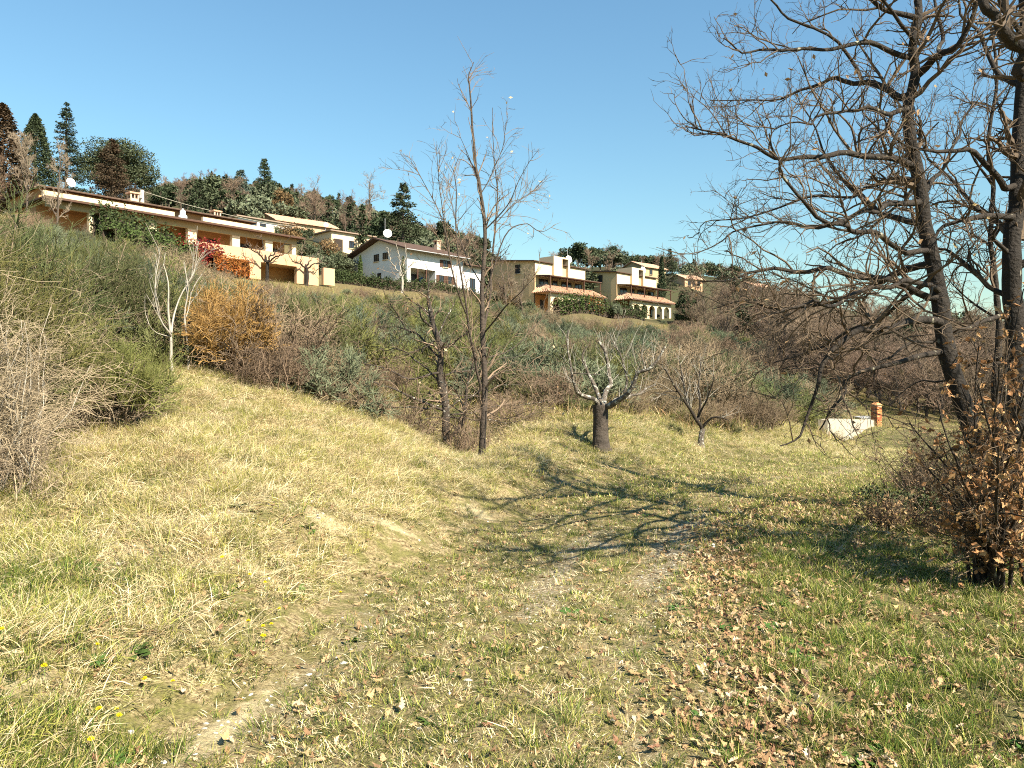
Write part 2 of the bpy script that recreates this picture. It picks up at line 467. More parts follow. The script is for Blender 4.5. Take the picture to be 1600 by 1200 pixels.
_u = np.linspace(np.arcsinh(-900 / 6), np.arcsinh(900 / 6), 620)
_v = np.linspace(np.arcsinh(-60 / 6), np.arcsinh(1500 / 6), 560)
_U, _V = np.meshgrid(_u, _v)
_GX, _GY = np.sinh(_U) * 6, np.sinh(_V) * 6
tag(grid_sheet('ground', _GX, _GY, h(_GX, _GY), M_GROUND), 'grassy hillside rising from the track to the houses', kind='structure')
# the track: a finer sheet laid just over the ground
_s = np.linspace(8, 139, 330)
_cx = np.interp(_s, np.arange(140), PATH[:, 0]); _cy = np.interp(_s, np.arange(140), PATH[:, 1])
_nx = np.interp(_s, np.arange(140), PATH_N[:, 0]); _ny = np.interp(_s, np.arange(140), PATH_N[:, 1])
_o = np.linspace(-1.3, 1.3, 48)
_PX, _PY = _cx[:, None] + _nx[:, None] * _o, _cy[:, None] + _ny[:, None] * _o
_edge = np.clip((1.3 - np.abs(_o)) / .15, 0, 1)
tag(grid_sheet('path', _PX, _PY, h(_PX, _PY) - .02 + .03 * _edge[None, :], M_GROUND), 'worn grassy farm track with a stony right wheel rut', kind='structure')

# ------------------------------------------------------------------ scatter (only for uncountable cover)
_node_groups = {}
def scatter(name, pts, rot, scale, pick, protos, label):
    """protos: list of (mesh) -> one stuff object that carries them on points"""
    pc = bpy.data.collections.new(name + '_kinds')
    for i, me in enumerate(protos):
        o = bpy.data.objects.new(f'{name}_kind_{i:02d}', me); pc.objects.link(o)
    me = bpy.data.meshes.new(name)
    me.vertices.add(len(pts)); me.vertices.foreach_set('co', np.asarray(pts, np.float32).ravel())
    for k, t, v in (('rot', 'FLOAT_VECTOR', rot), ('size', 'FLOAT', scale), ('pick', 'INT', pick)):
        a = me.attributes.new(k, t, 'POINT')
        a.data.foreach_set('vector' if t == 'FLOAT_VECTOR' else 'value', np.asarray(v, np.int32 if t == 'INT' else np.float32).ravel())
    ob = bpy.data.objects.new(name, me); COL.objects.link(ob)
    g = bpy.data.node_groups.new(name, 'GeometryNodeTree')
    g.interface.new_socket('Geometry', in_out='INPUT', socket_type='NodeSocketGeometry')
    g.interface.new_socket('Geometry', in_out='OUTPUT', socket_type='NodeSocketGeometry')
    n, l = g.nodes, g.links
    gi, go = n.new('NodeGroupInput'), n.new('NodeGroupOutput')
    ci = n.new('GeometryNodeCollectionInfo'); ci.inputs['Collection'].default_value = pc
    ci.inputs['Separate Children'].default_value = True; ci.inputs['Reset Children'].default_value = True
    ip = n.new('GeometryNodeInstanceOnPoints'); ip.inputs['Pick Instance'].default_value = True
    def na(k, t):
        a = n.new('GeometryNodeInputNamedAttribute'); a.data_type = t; a.inputs['Name'].default_value = k
        return a.outputs['Attribute']
    e2r = n.new('FunctionNodeEulerToRotation')
    l.new(na('rot', 'FLOAT_VECTOR'), e2r.inputs[0])
    l.new(gi.outputs[0], ip.inputs['Points']); l.new(ci.outputs[0], ip.inputs['Instance'])
    l.new(na('pick', 'INT'), ip.inputs['Instance Index']); l.new(e2r.outputs[0], ip.inputs['Rotation']); l.new(na('size', 'FLOAT'), ip.inputs['Scale'])
    l.new(ip.outputs[0], go.inputs[0])
    md = ob.modifiers.new('scatter', 'NODES'); md.node_group = g
    return tag(ob, label, kind='stuff')

def wedge(rng, n, y0, y1, power=1.0, side=1.0):
    """points of the ground in a wedge wider than the view; density per area ~ Y**-(power)"""
    q = rng.random(n)
    e = 2.0 - power
    y = (y0 ** e + q * (y1 ** e - y0 ** e)) ** (1 / e) if abs(e) > 1e-6 else y0 * (y1 / y0) ** q
    x = rng.uniform(-1, 1, n) * (.74 * y + side)
    return x, y

def blade_clump(rng, mats_pick, mats, n, r, hgt, width, lean, droop, K=4, flat=0.0):
    """n grass blades round a point. hgt (lo,hi); lean: how far from upright; droop: how much they arch over"""
    a = rng.uniform(0, 2 * np.pi, n)
    base = np.stack([np.cos(a), np.sin(a), np.zeros(n)], 1) * (r * np.sqrt(rng.random(n)))[:, None]
    d = np.stack([np.cos(a + rng.normal(0, .9, n)), np.sin(a + rng.normal(0, .9, n)), np.zeros(n)], 1)
    ln = rng.uniform(*hgt, n); tilt = np.abs(rng.normal(lean, .25, n))
    if flat: tilt = np.where(rng.random(n) < flat, rng.uniform(1.1, 1.5, n), tilt)
    dr = np.abs(rng.normal(droop, droop * .5 + .01, n))
    t = np.linspace(0, 1, K)
    ang = tilt[:, None] + dr[:, None] * t[None, :]
    step = (ln / (K - 1))[:, None]
    hx = np.concatenate([np.zeros((n, 1)), np.cumsum(np.sin(ang[:, :-1]) * step, 1)], 1)
    vz = np.concatenate([np.zeros((n, 1)), np.cumsum(np.cos(ang[:, :-1]) * step, 1)], 1)
    P = base[:, None, :] + d[:, None, :] * hx[:, :, None]
    P[:, :, 2] += np.maximum(vz, -.005)
    sway = rng.normal(0, .03, (n, 2)) * ln[:, None] * 3
    P[:, :, 0] += sway[:, None, 0] * t ** 2; P[:, :, 1] += sway[:, None, 1] * t ** 2
    wd = unit(np.cross(d, rng.normal(0, .35, (n, 3)) + np.array([0, 0, 1.0])))
    wd = unit(wd + rng.normal(0, .35, (n, 3)))
    w = (rng.uniform(.6, 1.3, n) * width)[:, None] * (1 - t ** 1.5 * .9)[None, :]
    mb = MB()
    pk = rng.choice(len(mats), n, p=mats_pick)
    for i in range(len(mats)):
        k = pk == i
        if k.any():
            v, f = ribbon_arrays(P[k], wd[k], w[k]); mb.add(v, f, i)
    return mb.mesh('grass_clump', mats)

M_STRAW = mat('dry_straw', (.60, .48, .25), var=.32, hue=.012, trans=.22, noise=(.46, .35, .17), noise_scale=9)
M_STRAW2 = mat('pale_straw', (.72, .61, .38), var=.24, trans=.25)
M_STRAWG = mat('yellow_green_blade', (.36, .345, .08), var=.28, hue=.02, trans=.3)
M_GRASS = mat('green_blade', (.135, .185, .028), var=.35, hue=.025, trans=.3)
M_GRASSD = mat('dark_green_blade', (.038, .062, .015), var=.3, hue=.02, trans=.25)
M_GRASSL = mat('fresh_green_blade', (.19, .22, .045), var=.25, hue=.02, trans=.3)
M_BROWN = mat('brown_dead_stem', (.25, .155, .07), var=.35, hue=.01)
M_MOSS = mat('olive_moss_blade', (.17, .165, .04), var=.3, hue=.02, trans=.2)

R = np.random.default_rng(11)
def put(name, x, y, smin, smax, protos, label, tilt=.18, sink=.005, weights=None, picks=None):
    z = h(x, y) - sink
    n = len(x)
    rot = np.stack([R.normal(0, tilt, n), R.normal(0, tilt, n), R.uniform(0, 6.28, n)], 1)
    return scatter(name, np.stack([x, y, z], 1), rot, R.uniform(smin, smax, n), R.choice(len(protos), n, p=weights) if picks is None else picks, protos, label)

def sel(n, y0, y1, power, prob, side=1.0):
    x, y = wedge(R, n, y0, y1, power, side)
    z = zones(x, y)
    k = R.random(n) < prob(x, y, z)
    return x[k], y[k]

# tall dry bank grass
dry = [blade_clump(R, [.55, .30, .15], [M_STRAW, M_STRAW2, M_STRAWG], 44, .10, (.06, .19), .0019, .8, 1.1, 4, flat=.4) for _ in range(5)]
dry += [blade_clump(R, [.3, .15, .55], [M_STRAW, M_STRAW2, M_STRAWG], 44, .10, (.06, .18), .0019, .65, 1.0, 4, flat=.25) for _ in range(3)]
dry += [blade_clump(R, [.2, .1, .7], [M_BROWN, M_STRAW2, M_STRAW], 40, .13, (.06, .18), .0019, .9, .8, 4, flat=.5) for _ in range(2)]
def p_dry(x, y, z):
    p = z['left'] * np.clip((-z['lat'] - 1.3) / .7, 0, 1) * np.where(x > .6, .55, 1.0)
    p = p * (1 - .8 * np.clip(z['soil'] * 1.2 - .25 + .9 * (lumps(x, y, .25, 9) - .5), 0, 1)) * np.clip(lumps(x, y, 1.3, 8) * 1.6, .25, 1)
    p = p * np.where((y < 5) & (x > -3.2), .45, 1)
    return np.where(np.hypot(x, y) < 22, p, p * .5)
x, y = sel(110000, 2.6, 26, .85, p_dry, 2)
sc = lumps(x, y, .9, 13) + R.normal(0, .12, len(x)); sd = lumps(x, y, 1.4, 14) + R.normal(0, .1, len(x))
pk = np.where(sc > .515 + .08 * (sd < .5), R.integers(5, 8, len(x)), np.where(sd < .43, R.integers(8, 10, len(x)), R.integers(0, 5, len(x))))
put('dry_grass', x, y, .65, 1.3, dry, 'tall straw coloured dead grass covering the bank', picks=pk)
# short turf of the track and thin grass at the bank foot
turf = [blade_clump(R, [.55, .25, .20], [M_GRASSD, M_MOSS, M_STRAWG], 30, .05, (.015, .05), .0023, .8, .7, 3, flat=.25) for _ in range(3)]
turf += [blade_clump(R, [.5, .3, .2], [M_STRAW, M_STRAW2, M_STRAWG], 26, .06, (.02, .06), .0023, 1.2, .4, 3) for _ in range(3)]
turf += [blade_clump(R, [.45, .35, .2], [M_BROWN, M_MOSS, M_STRAW], 26, .06, (.015, .045), .0023, 1.2, .4, 3) for _ in range(2)]
def p_turf(x, y, z):
    p = np.clip(z['track'] + .55 * z['left'] * (-z['lat'] < 2.6), 0, 1)
    p = np.maximum(p, .5 * z['left'] * (x > .2))
    return p * (1 - .9 * np.clip(1.3 * z['soil'], 0, 1)) * (1 - .8 * np.clip(z['gravel'] * 1.2, 0, 1)) * np.clip(lumps(x, y, .35, 21) * 2.2 - .3, .38, 1)
x, y = sel(190000, 2.4, 20, 1.0, p_turf, 1)
sc = lumps(x, y, .30, 23) + R.normal(0, .13, len(x)); sd = lumps(x, y, .8, 24)
pk = np.where(sc > .56 - .12 * (sd - .5), R.integers(0, 3, len(x)), np.where(sc > .40, R.integers(3, 6, len(x)), np.where(R.random(len(x)) < .55, R.integers(6, 8, len(x)), R.integers(3, 6, len(x)))))
put('short_turf', x, y, .6, 1.3, turf, 'short worn turf and moss growing on the track', picks=pk)
# green verge grass
green = [blade_clump(R, [.42, .26, .24, .08], [M_GRASS, M_GRASSD, M_STRAWG, M_STRAW], 36, .055, (.035, .125), .0019, .38, .8, 4) for _ in range(5)]
green += [blade_clump(R, [.40, .25, .35], [M_GRASS, M_STRAWG, M_STRAW], 30, .09, (.03, .09), .0019, .8, .7, 4, flat=.3) for _ in range(3)]
def p_green(x, y, z):
    p = z['right'] * np.clip(lumps(x, y, .6, 31) * 3.2 - 1.05, .07, 1) * (1 - .85 * z['litter'])
    p = np.where(y > 7.5, p * .3, p)
    wild = _ell(x, y, -3.1, 4.5, .7, .8) + .8 * _ell(x, y, -2.0, 3.0, .5, .4) + .5 * _ell(x, y, -3.8, 6.4, .6, .5) + .5 * _ell(x, y, .1, 3.35, .25, .15)
    p = np.maximum(p, 1.0 * np.clip(wild * 1.3, 0, 1) * (z['track'] < .5))
    tuft = (lumps(x, y, .9, 77) > .70) * .40 * (z['left'])
    tuft = np.maximum(tuft, (lumps(x, y, .35, 78) > .68) * .30 * z['track'])
    return np.maximum(p, tuft)
x, y = sel(62000, 2.4, 16, 1.0, p_green, 1)
wt = np.array([.12] * 5 + [.14] * 3)
put('green_grass', x, y, .7, 1.35, green, 'green grass tufts on the verge right of the track', weights=wt / wt.sum(), tilt=.12)
# meadow beyond the bend
meadow = [blade_clump(R, [.25, .15, .27, .33], [M_GRASS, M_GRASSL, M_STRAWG, M_STRAW], 34, .2, (.02, .075), .0045, .75, .6, 3) for _ in range(3)] + [blade_clump(R, [.6, .4], [M_STRAW, M_BROWN], 30, .2, (.02, .07), .0045, 1.0, .5, 3)]
def p_meadow(x, y, z):
    return np.clip(np.where(x > 2.0, .9, 0) + .7 * _ell(x, y, 5, 19, 5, 3) + .6 * (x > -.3) * (y > 9.5), 0, 1) * (1 - .7 * z['gravel']) * np.clip(lumps(x, y, 2.5, 41) * 1.5, .25, 1)
x, y = sel(52000, 7.5, 60, 1.35, p_meadow, 0)
put('meadow_grass', x, y, .7, 1.4, meadow, 'low green meadow grass beyond the bend in the track')
# rough dead growth under and between the shrubs
rough = [blade_clump(R, [.3, .25, .25, .2], [M_BROWN, M_STRAW, M_STRAWG, M_GRASSD], 36, .3, (.12, .42), .0045, .6, .7, 4) for _ in range(4)]
def p_rough(x, y, z):
    return z['left'] * (z['lat'] < -3.5) * np.clip(lumps(x, y, 4, 51) * 1.5, .2, 1) * (np.hypot(x, y) > 11)
x, y = sel(16000, 11, 95, 1.35, p_rough, 3)
k = (h(x, y) < 12.3) & (np.hypot(x, y) > 15)
put('undergrowth', x[k], y[k], .7, 1.5, rough, 'dead brown undergrowth between the shrubs of the hillside')
# pale stones of the right rut (pebbles too small to count)
def pebble(seed):
    r = np.random.default_rng(seed)
    import bmesh
    bm = bmesh.new(); bmesh.ops.create_icosphere(bm, subdivisions=1, radius=1)
    k = r.normal(0, 1, (4, 3)); o = r.uniform(.65, .95, 4)
    for v in bm.verts:
        for q, d in zip(unit(k), o):
            s = v.co.dot(Vector(q))
            if s > d: v.co -= Vector(q) * (s - d)
        v.co = Vector((v.co.x * 1.2, v.co.y * .9, v.co.z * .6)) * r.uniform(.9, 1.1)
    me = bpy.data.meshes.new('pebble'); bm.to_mesh(me); bm.free(); me.materials.append(M_STONE)
    return me
M_STONE = mat('white_limestone', (.50, .47, .40), var=.25, noise=(.42, .38, .31), noise_scale=2.5, bump=.3, bump_scale=8)
PEB = [pebble(i) for i in range(5)]
x, y = sel(26000, 2.6, 10.5, 1.0, lambda x, y, z: np.clip(z['gravel'] * .9 + .04 * z['track'] + .12 * z['soil'], 0, 1), 0)
put('gravel', x, y, .005, .020, PEB, 'small pale stones lying in the worn rut of the track', tilt=.5, sink=.0)

# oak leaves ---------------------------------------------------------
M_LEAF = [mat('tan_oak_leaf', (.43, .28, .14), var=.3, hue=.015, trans=.2), mat('pale_oak_leaf', (.58, .44, .28), var=.2, hue=.01, trans=.2), mat('russet_oak_leaf', (.24, .135, .07), var=.3, hue=.012, trans=.2)]
def oak_leaf(seed, m, curl=1.0):
    r = np.random.default_rng(seed)
    ts = np.array([0, .12, .22, .34, .44, .56, .66, .78, .88, 1.0])
    ws = np.array([.02, .10, .07, .21, .13, .27, .16, .22, .10, .02]) * r.uniform(.85, 1.15, 10)
    xs = (ts - .5)
    a, b = r.normal(0, curl), r.normal(0, curl)
    v, f = [], []
    for i, (t, w) in enumerate(zip(xs, ws)):
        zc = a * t * t * 1.2
        for s in (-1, 0, 1):
            v.append((t + (.03 * abs(s)), s * w, zc + abs(s) * w * b + s * w * r.normal(0, .35)))
    for i in range(9):
        for s in (0, 1):
            k = i * 3 + s
            f.append((k, k + 1, k + 4, k + 3))
    mb = MB().add(v, f)
    mb.add([(-.5, -.008, 0), (-.5, .008, 0), (-.68, .008, .04), (-.68, -.008, .04)], [(0, 1, 2, 3)])
    return mb.mesh('oak_leaf', m)
LEAVES = [oak_leaf(i, M_LEAF[[0, 1, 2, 0, 1, 0, 2, 0][i]]) for i in range(8)]
LW = np.array([.19, .06, .15, .18, .05, .16, .11, .10]); LW = LW / LW.sum()
def p_leaf(x, y, z):
    p = z['litter'] * .98 + .60 * z['right'] * np.clip(lumps(x, y, .7, 61) * 2.8 - .6, .2, 1) * (y < 11) + .5 * _ell(x, y, 4.3, 8.8, 1.6, 1.4) + .10 * z['track'] + .05 * z['left'] * (y < 7) + .10 * z['left'] * _ell(x, y, .3, 11, 2.5, 2)
    return np.clip(p, 0, 1)
x, y = sel(75000, 2.4, 14, .9, p_leaf, .5)
n = len(x)
rot = np.stack([R.normal(0, .5, n), R.normal(0, .5, n), R.uniform(0, 6.28, n)], 1)
lift = R.uniform(-.005, .03, n) + .03 * (R.random(n) < .3)
scatter('leaf_litter', np.stack([x, y, h(x, y) + lift], 1), rot, R.uniform(.032, .068, n), R.choice(8, n, p=LW), LEAVES, 'fallen brown oak leaves strewn along the verge and track')
# the larger leaves nearest the viewer: one object each
x, y = sel(5000, 2.55, 4.6, .5, lambda x, y, z: np.clip(z['litter'] * .5 + .09 * z['right'] + .03 * z['track'], 0, 1), 0)
k = np.abs(x) < .64 * y; x, y = x[k][:150], y[k][:150]
zz = zones(x, y)
for i in range(len(x)):
    li = R.choice(8, p=LW)
    o = bpy.data.objects.new('oak_leaf', LEAVES[li]); COL.objects.link(o)
    o.location = (x[i], y[i], hz(x[i], y[i]) + R.uniform(.015, .06))
    o.rotation_euler = (R.normal(0, .4), R.normal(0, .4), R.uniform(0, 6.28)); s = R.uniform(.045, .08); o.scale = (s, s, s)
    tone = ['tan', 'pale', 'russet', 'tan', 'pale', 'tan', 'russet', 'tan'][li]
    if zz['track'][i] > .5: tag(o, f'{tone} fallen oak leaf lying on the worn turf of the track', 'leaf', f'{tone} oak leaves on the track')
    elif zz['litter'][i] > .35: tag(o, f'{tone} fallen oak leaf in the drift of leaves beside the track', 'leaf', f'{tone} oak leaves in the drift beside the track')
    else: tag(o, f'{tone} fallen oak leaf caught in the green verge grass', 'leaf', f'{tone} oak leaves in the verge grass')

# dandelions: countable, so each is a thing
M_YELLOW = mat('dandelion_yellow', (.80, .62, .01), var=.08)
M_STEM = mat('dandelion_stem', (.20, .26, .07))
def dandelion():
    r = np.random.default_rng(3)
    n = 46
    a = r.uniform(0, 6.28, n); e = r.uniform(.1, 1.3, n)
    d = np.stack([np.cos(a) * np.cos(e), np.sin(a) * np.cos(e), np.sin(e)], 1)
    P = d[:, None, :] * (np.array([.1, .6, 1.0])[None, :, None] * .017)
    wd = unit(np.cross(d, r.normal(0, 1, (n, 3))))
    v, f = ribbon_arrays(P, wd, np.broadcast_to(np.array([.0015, .003, .0022]), (n, 3)))
    head = MB().add(v + np.array([0, 0, .1]), f).mesh('flower_head', M_YELLOW)
    stem = MB().tube([(0, 0, -.02), (.006, 0, .05), (0, 0, .101)], [.0016, .0016, .0014], 5).mesh('stem', M_STEM)
    return head, stem
_hd, _st = dandelion()
for i, (px, py) in enumerate([(3, 990), (152, 1020), (69, 1044), (226, 1070), (270, 1071), (155, 1115), (182, 1113), (186, 1119), (142, 1170), (388, 974), (411, 977), (424, 981), (410, 993), (413, 1000), (436, 952), (390, 902), (414, 912), (347, 875), (532, 924)]):
    Y = 3.0
    for _ in range(60):                       # walk out along the line until it meets the ground
        zt = EYE + (HORIZON - py) / LENS_PX * Y
        if zt - .09 <= hz((px - 800) / LENS_PX * Y, Y): break
        Y += .08
    root = empty('dandelion', G(px, Y), R.uniform(0, 6), 'yellow dandelion flower on a short stem in the grass of the left bank', 'flower', 'dandelions on the left bank', R.uniform(.6, .9))
    for nm, me in (('flower_head', _hd), ('stem', _st)):
        o = bpy.data.objects.new(nm, me); COL.objects.link(o); o.parent = root
# white stones in the turf
for i, (px, py, s, lb) in enumerate([(430, 1157, .045, 'largest white stone in the turf near the bottom edge, left of the track middle'), (390, 1146, .028, 'small white stone beside the largest white stone'), (205, 1148, .03, 'pale stone at the end of the left rut'),
        (537, 1036, .04, 'white stone at the right end of the bare patch in the left rut'), (482, 1058, .035, 'chalky stone in the bare patch of the left rut'), (465, 1140, .025, 'white stone right of the largest white stone'), (732, 1066, .04, 'white stone in the turf in the middle of the track'),
        (712, 1162, .03, 'small white stone with a dark side, low in the middle of the track'), (1325, 684, .22, 'pale boulder on the meadow near the low wall'), (482, 1170, .022, 'tiny white stone below the largest white stone')]):
    Y = 2.6
    while EYE + (HORIZON - py) / LENS_PX * Y > hz((px - 800) / LENS_PX * Y, Y) + .01 and Y < 30: Y += .05
    o = bpy.data.objects.new('stone', PEB[i % 5].copy()); COL.objects.link(o)
    o.data.materials.clear(); o.data.materials.append(M_STONE)
    s *= .62 if s < .1 else 1
    o.location = Vector(G(px, Y)) + Vector((0, 0, s * .2)); o.rotation_euler = (.2, .1, i); o.scale = (s, s, s)
    tag(o, lb, 'stone', None)
# leafy weeds (rosettes) at the left
M_WEED = mat('weed_leaf', (.07, .13, .025), var=.25, hue=.02, trans=.2)
def rosette(seed):
    r = np.random.default_rng(seed); n = 26
    a = r.uniform(0, 6.28, n); ln = r.uniform(.06, .16, n); t = np.linspace(0, 1, 5)
    tl = r.uniform(.2, 1.0, n)
    d = np.stack([np.cos(a), np.sin(a)], 1)
    P = np.zeros((n, 5, 3)); P[:, :, :2] = d[:, None, :] * (ln[:, None] * t)[:, :, None]
    P[:, :, 2] = ln[:, None] * tl[:, None] * (t - .75 * t ** 2)[None]
    wd = np.stack([-d[:, 1], d[:, 0], r.normal(0, .3, n)], 1)
    v, f = ribbon_arrays(P, wd, ln[:, None] * np.array([.03, .10, .16, .14, .01])[None] * r.uniform(.7, 1.2, (n, 1)))
    return MB().add(v, f).mesh('rosette', M_WEED)
ROS = [rosette(i) for i in range(4)]
def p_weed(x, y, z):
    return np.clip(.9 * _ell(x, y, -3.0, 4.4, .55, .5) + .35 * (lumps(x, y, .6, 91) > .72) * z['left'] * (y < 7) + .08 * (lumps(x, y, .5, 92) > .66) * z['track'] + .08 * z['right'], 0, 1)
x, y = sel(5000, 2.4, 10, 1.0, p_weed, .5)
put('weeds', x, y, .25, .7, ROS, 'low broad leaved weeds among the grass', tilt=.15)
# ------------------------------------------------------------------ branching plants
M_BARK = mat('oak_bark', (.030, .023, .017), var=.1, noise=(.012, .010, .008), noise_scale=14, bump=.9, bump_scale=30, noise2=(.30, .29, .22), noise2_scale=7, noise2_thr=(.66, .72), world_coords=True)
M_LIMB = mat('oak_limb_bark', (.038, .029, .021), noise=(.017, .013, .010), noise_scale=12, bump=.7, bump_scale=40, noise2=(.33, .30, .21), noise2_scale=8, noise2_thr=(.63, .70), world_coords=True)
M_TWIG = mat('oak_twig', (.13, .09, .056), noise=(.055, .04, .027), noise_scale=5, world_coords=True)
M_LICHEN = mat('lichen_bark', (.13, .105, .08), noise=(.06, .05, .038), noise_scale=10, bump=.8, bump_scale=30, noise2=(.44, .42, .35), noise2_scale=15, noise2_thr=(.54, .66), world_coords=True)
M_YBARK = mat('young_oak_bark', (.080, .060, .045), noise=(.035, .027, .021), noise_scale=9, bump=.7, bump_scale=30, world_coords=True)
M_TWIGT = mat('tan_oak_twig', (.23, .16, .105), noise=(.12, .085, .055), noise_scale=4, world_coords=True)
M_GNARL = mat('gnarled_bark', (.075, .058, .044), noise=(.035, .028, .022), noise_scale=10, bump=.8, bump_scale=30, noise2=(.45, .43, .36), noise2_scale=14, noise2_thr=(.62, .68), world_coords=True)
M_GREYTWIG = mat('grey_twig', (.36, .32, .26), noise=(.22, .19, .15), noise_scale=5, world_coords=True)
M_PALEBARK = mat('pale_sapling_bark', (.40, .355, .285), noise=(.20, .175, .14), noise_scale=9, world_coords=True)
M_REDTWIG = mat('brown_twig', (.20, .125, .078), noise=(.13, .08, .05), noise_scale=6, world_coords=True)

def curve(pts, r0, r1, rng, seg=.16, kink=.0, power=1.0):
    """world points -> resampled polyline with slightly crooked growth; returns P (1,K,3), R (1,K)"""
    p = np.asarray(pts, float)
    L = np.linalg.norm(np.diff(p, axis=0), axis=1).sum()
    K = max(5, int(L / seg))
    q = catmull(p, K)
    if kink:
        nz = rng.normal(0, kink, (K, 3)); nz[0] = 0
        for _ in range(2): nz[1:-1] = (nz[:-2] + 2 * nz[1:-1] + nz[2:]) / 4
        q = q + nz * 1.6
    t = np.linspace(0, 1, K)
    r = r0 + (r1 - r0) * t ** power
    return q[None], r[None]

def spawn(P, R_, rng, per_m, tmin, tmax, length, angle, ratio, K, up=0.0, wander=.15, grav=0.0, rmin=.0012, tip=.35, asd=.25, bias=None, shrink=.5, fixed=None):
    """children of a batch of branches"""
    B, Kp, _ = P.shape
    seg = np.linalg.norm(np.diff(P, axis=1), axis=2)
    Lp = seg.sum(1)
    cnt = rng.poisson(per_m * Lp * (tmax - tmin)) if fixed is None else np.full(B, fixed)
    par = np.repeat(np.arange(B), cnt); n = len(par)
    if n == 0: return np.zeros((0, K, 3)), np.zeros((0, K)), par
    t = rng.uniform(tmin, tmax, n)
    fi = t * (Kp - 1); i = np.minimum(fi.astype(int), Kp - 2); f = (fi - i)
    pos = P[par, i] * (1 - f)[:, None] + P[par, i + 1] * f[:, None]
    rad = R_[par, i] * (1 - f) + R_[par, i + 1] * f
    tan = unit(P[par, i + 1] - P[par, i])
    pr = unit(np.cross(tan, rng.normal(0, 1, (n, 3))))
    if bias is not None: 
        pr = unit(pr + np.asarray(bias)); pr = unit(pr - tan * (pr * tan).sum(1, keepdims=True))
    a = np.clip(rng.normal(angle, asd, n), .15, 1.6)
    d = unit(tan * np.cos(a)[:, None] + pr * np.sin(a)[:, None] + np.array([0, 0, up]))
    L = rng.uniform(*length, n) * (1 - shrink * t)
    r0 = np.maximum(np.minimum(rad * ratio, rad * .9), rmin)
    out = np.empty((n, K, 3)); out[:, 0] = pos
    st = (L / (K - 1))[:, None]
    for k in range(1, K):
        d = unit(d + rng.normal(0, wander, (n, 3)) + np.array([0, 0, grav]))
        out[:, k] = out[:, k - 1] + d * st
    rr = r0[:, None] * (1 - (1 - tip) * np.linspace(0, 1, K))[None]
    return out, rr, par

def leaf_cards(mb, pts, rng, size, mi=0):
    """small bent leaves: two quads folded on the midrib"""
    n = len(pts)
    a = unit(rng.normal(0, 1, (n, 3))); b = unit(np.cross(a, rng.normal(0, 1, (n, 3)))); c = np.cross(a, b)
    s = rng.uniform(size * .6, size * 1.2, n)[:, None]
    base = pts; tip = pts + a * s * 2
    m1 = pts + a * s * .9 + c * s * .25
    l_ = pts + a * s + b * s * .62 - c * s * .1; r_ = pts + a * s * .9 - b * s * .62 - c * s * .15
    V = np.stack([base, l_, tip, m1, r_], 1).reshape(-1, 3)
    k = np.arange(n)[:, None] * 5
    mb.add(V, np.concatenate([k + np.array([[0, 3, 2, 1]]), k + np.array([[0, 4, 2, 3]])]), mi)

def guided_tree(name, label, cat, base, trunk, limbs, rng, bark, limbm, twigm, levels, group=None, trunk_r=(.1, .03), sides=10, kink=.012, leaves=None, part='limb', limb_k=1.0, tpow=.9):
    """trunk: world points; limbs: list of (points, r0, r1). Parts: trunk, each limb, twigs, leaves."""
    root = empty(name, base, 0, label, cat, group)
    off = -np.asarray(base)
    P0, R0 = curve(trunk, trunk_r[0], trunk_r[1], rng, .12, min(kink, .010), tpow)
    R0 = R0 * (1 + rng.normal(0, .035, R0.shape))
    R0[0, 0] *= 1.45; R0[0, 1] *= 1.18
    MB().tubes(P0 + off, R0, sides).build('trunk', bark, root, smooth=True)
    cur = [(P0, R0)]
    for pts, r0, r1 in limbs:
        P1, R1 = curve(pts, r0, r1, rng, .10, kink * 1.3, .85)
        R1 = R1 * (1 + rng.normal(0, .04, R1.shape)) * limb_k
        cur.append((P1, R1))
        MB().tubes(P1 + off, R1, 7).build(part, limbm, root, smooth=True)
    tw, lf = MB(), MB()
    ends = []
    first = True
    for li, lv in enumerate(levels):
        nxt = []
        lv = dict(lv); s = lv.pop('sides', 4)
        on_trunk = lv.pop('trunk', False)
        for bi, (P, Rr) in enumerate(cur):
            if first and bi == 0 and not on_trunk: continue
            kw = dict(lv)
            if first and bi == 0: kw['tmin'] = on_trunk
            c, r, _ = spawn(P, Rr, rng, **kw)
            if len(c):
                tw.tubes(c + off, r, s); nxt.append((c, r)); ends.append(c[:, -1])
        first = False
        cur = nxt
    if tw.v: tag(tw.build('twigs', twigm, root), kind='stuff')
    if leaves and ends:
        e = np.concatenate(ends); k = rng.random(len(e)) < leaves[0]
        if k.any():
            leaf_cards(lf, e[k] + off, rng, leaves[1]); tag(lf.build('leaves', leaves[2], root), kind='stuff')
    return root

def limb(rows, r0, r1): return (Wn(rows), r0, r1)

rg = np.random.default_rng(101)
OAK_LV = [dict(per_m=5.2, tmin=.10, tmax=1.0, length=(.45, 1.25), angle=.85, ratio=.55, K=8, up=.28, wander=.24, rmin=.006, sides=5, trunk=.45),
          dict(per_m=9.5, tmin=.12, tmax=1.0, length=(.2, .6), angle=.85, ratio=.6, K=6, up=.35, wander=.26, rmin=.0034, sides=4),
          dict(per_m=12, tmin=.15, tmax=1.0, length=(.09, .28), angle=.8, ratio=.7, K=4, up=.2, wander=.25, rmin=.0022, sides=3),
          dict(per_m=9.0, tmin=.2, tmax=1.0, length=(.03, .08), angle=.8, ratio=.8, K=3, up=.15, wander=.2, rmin=.0018, sides=3)]
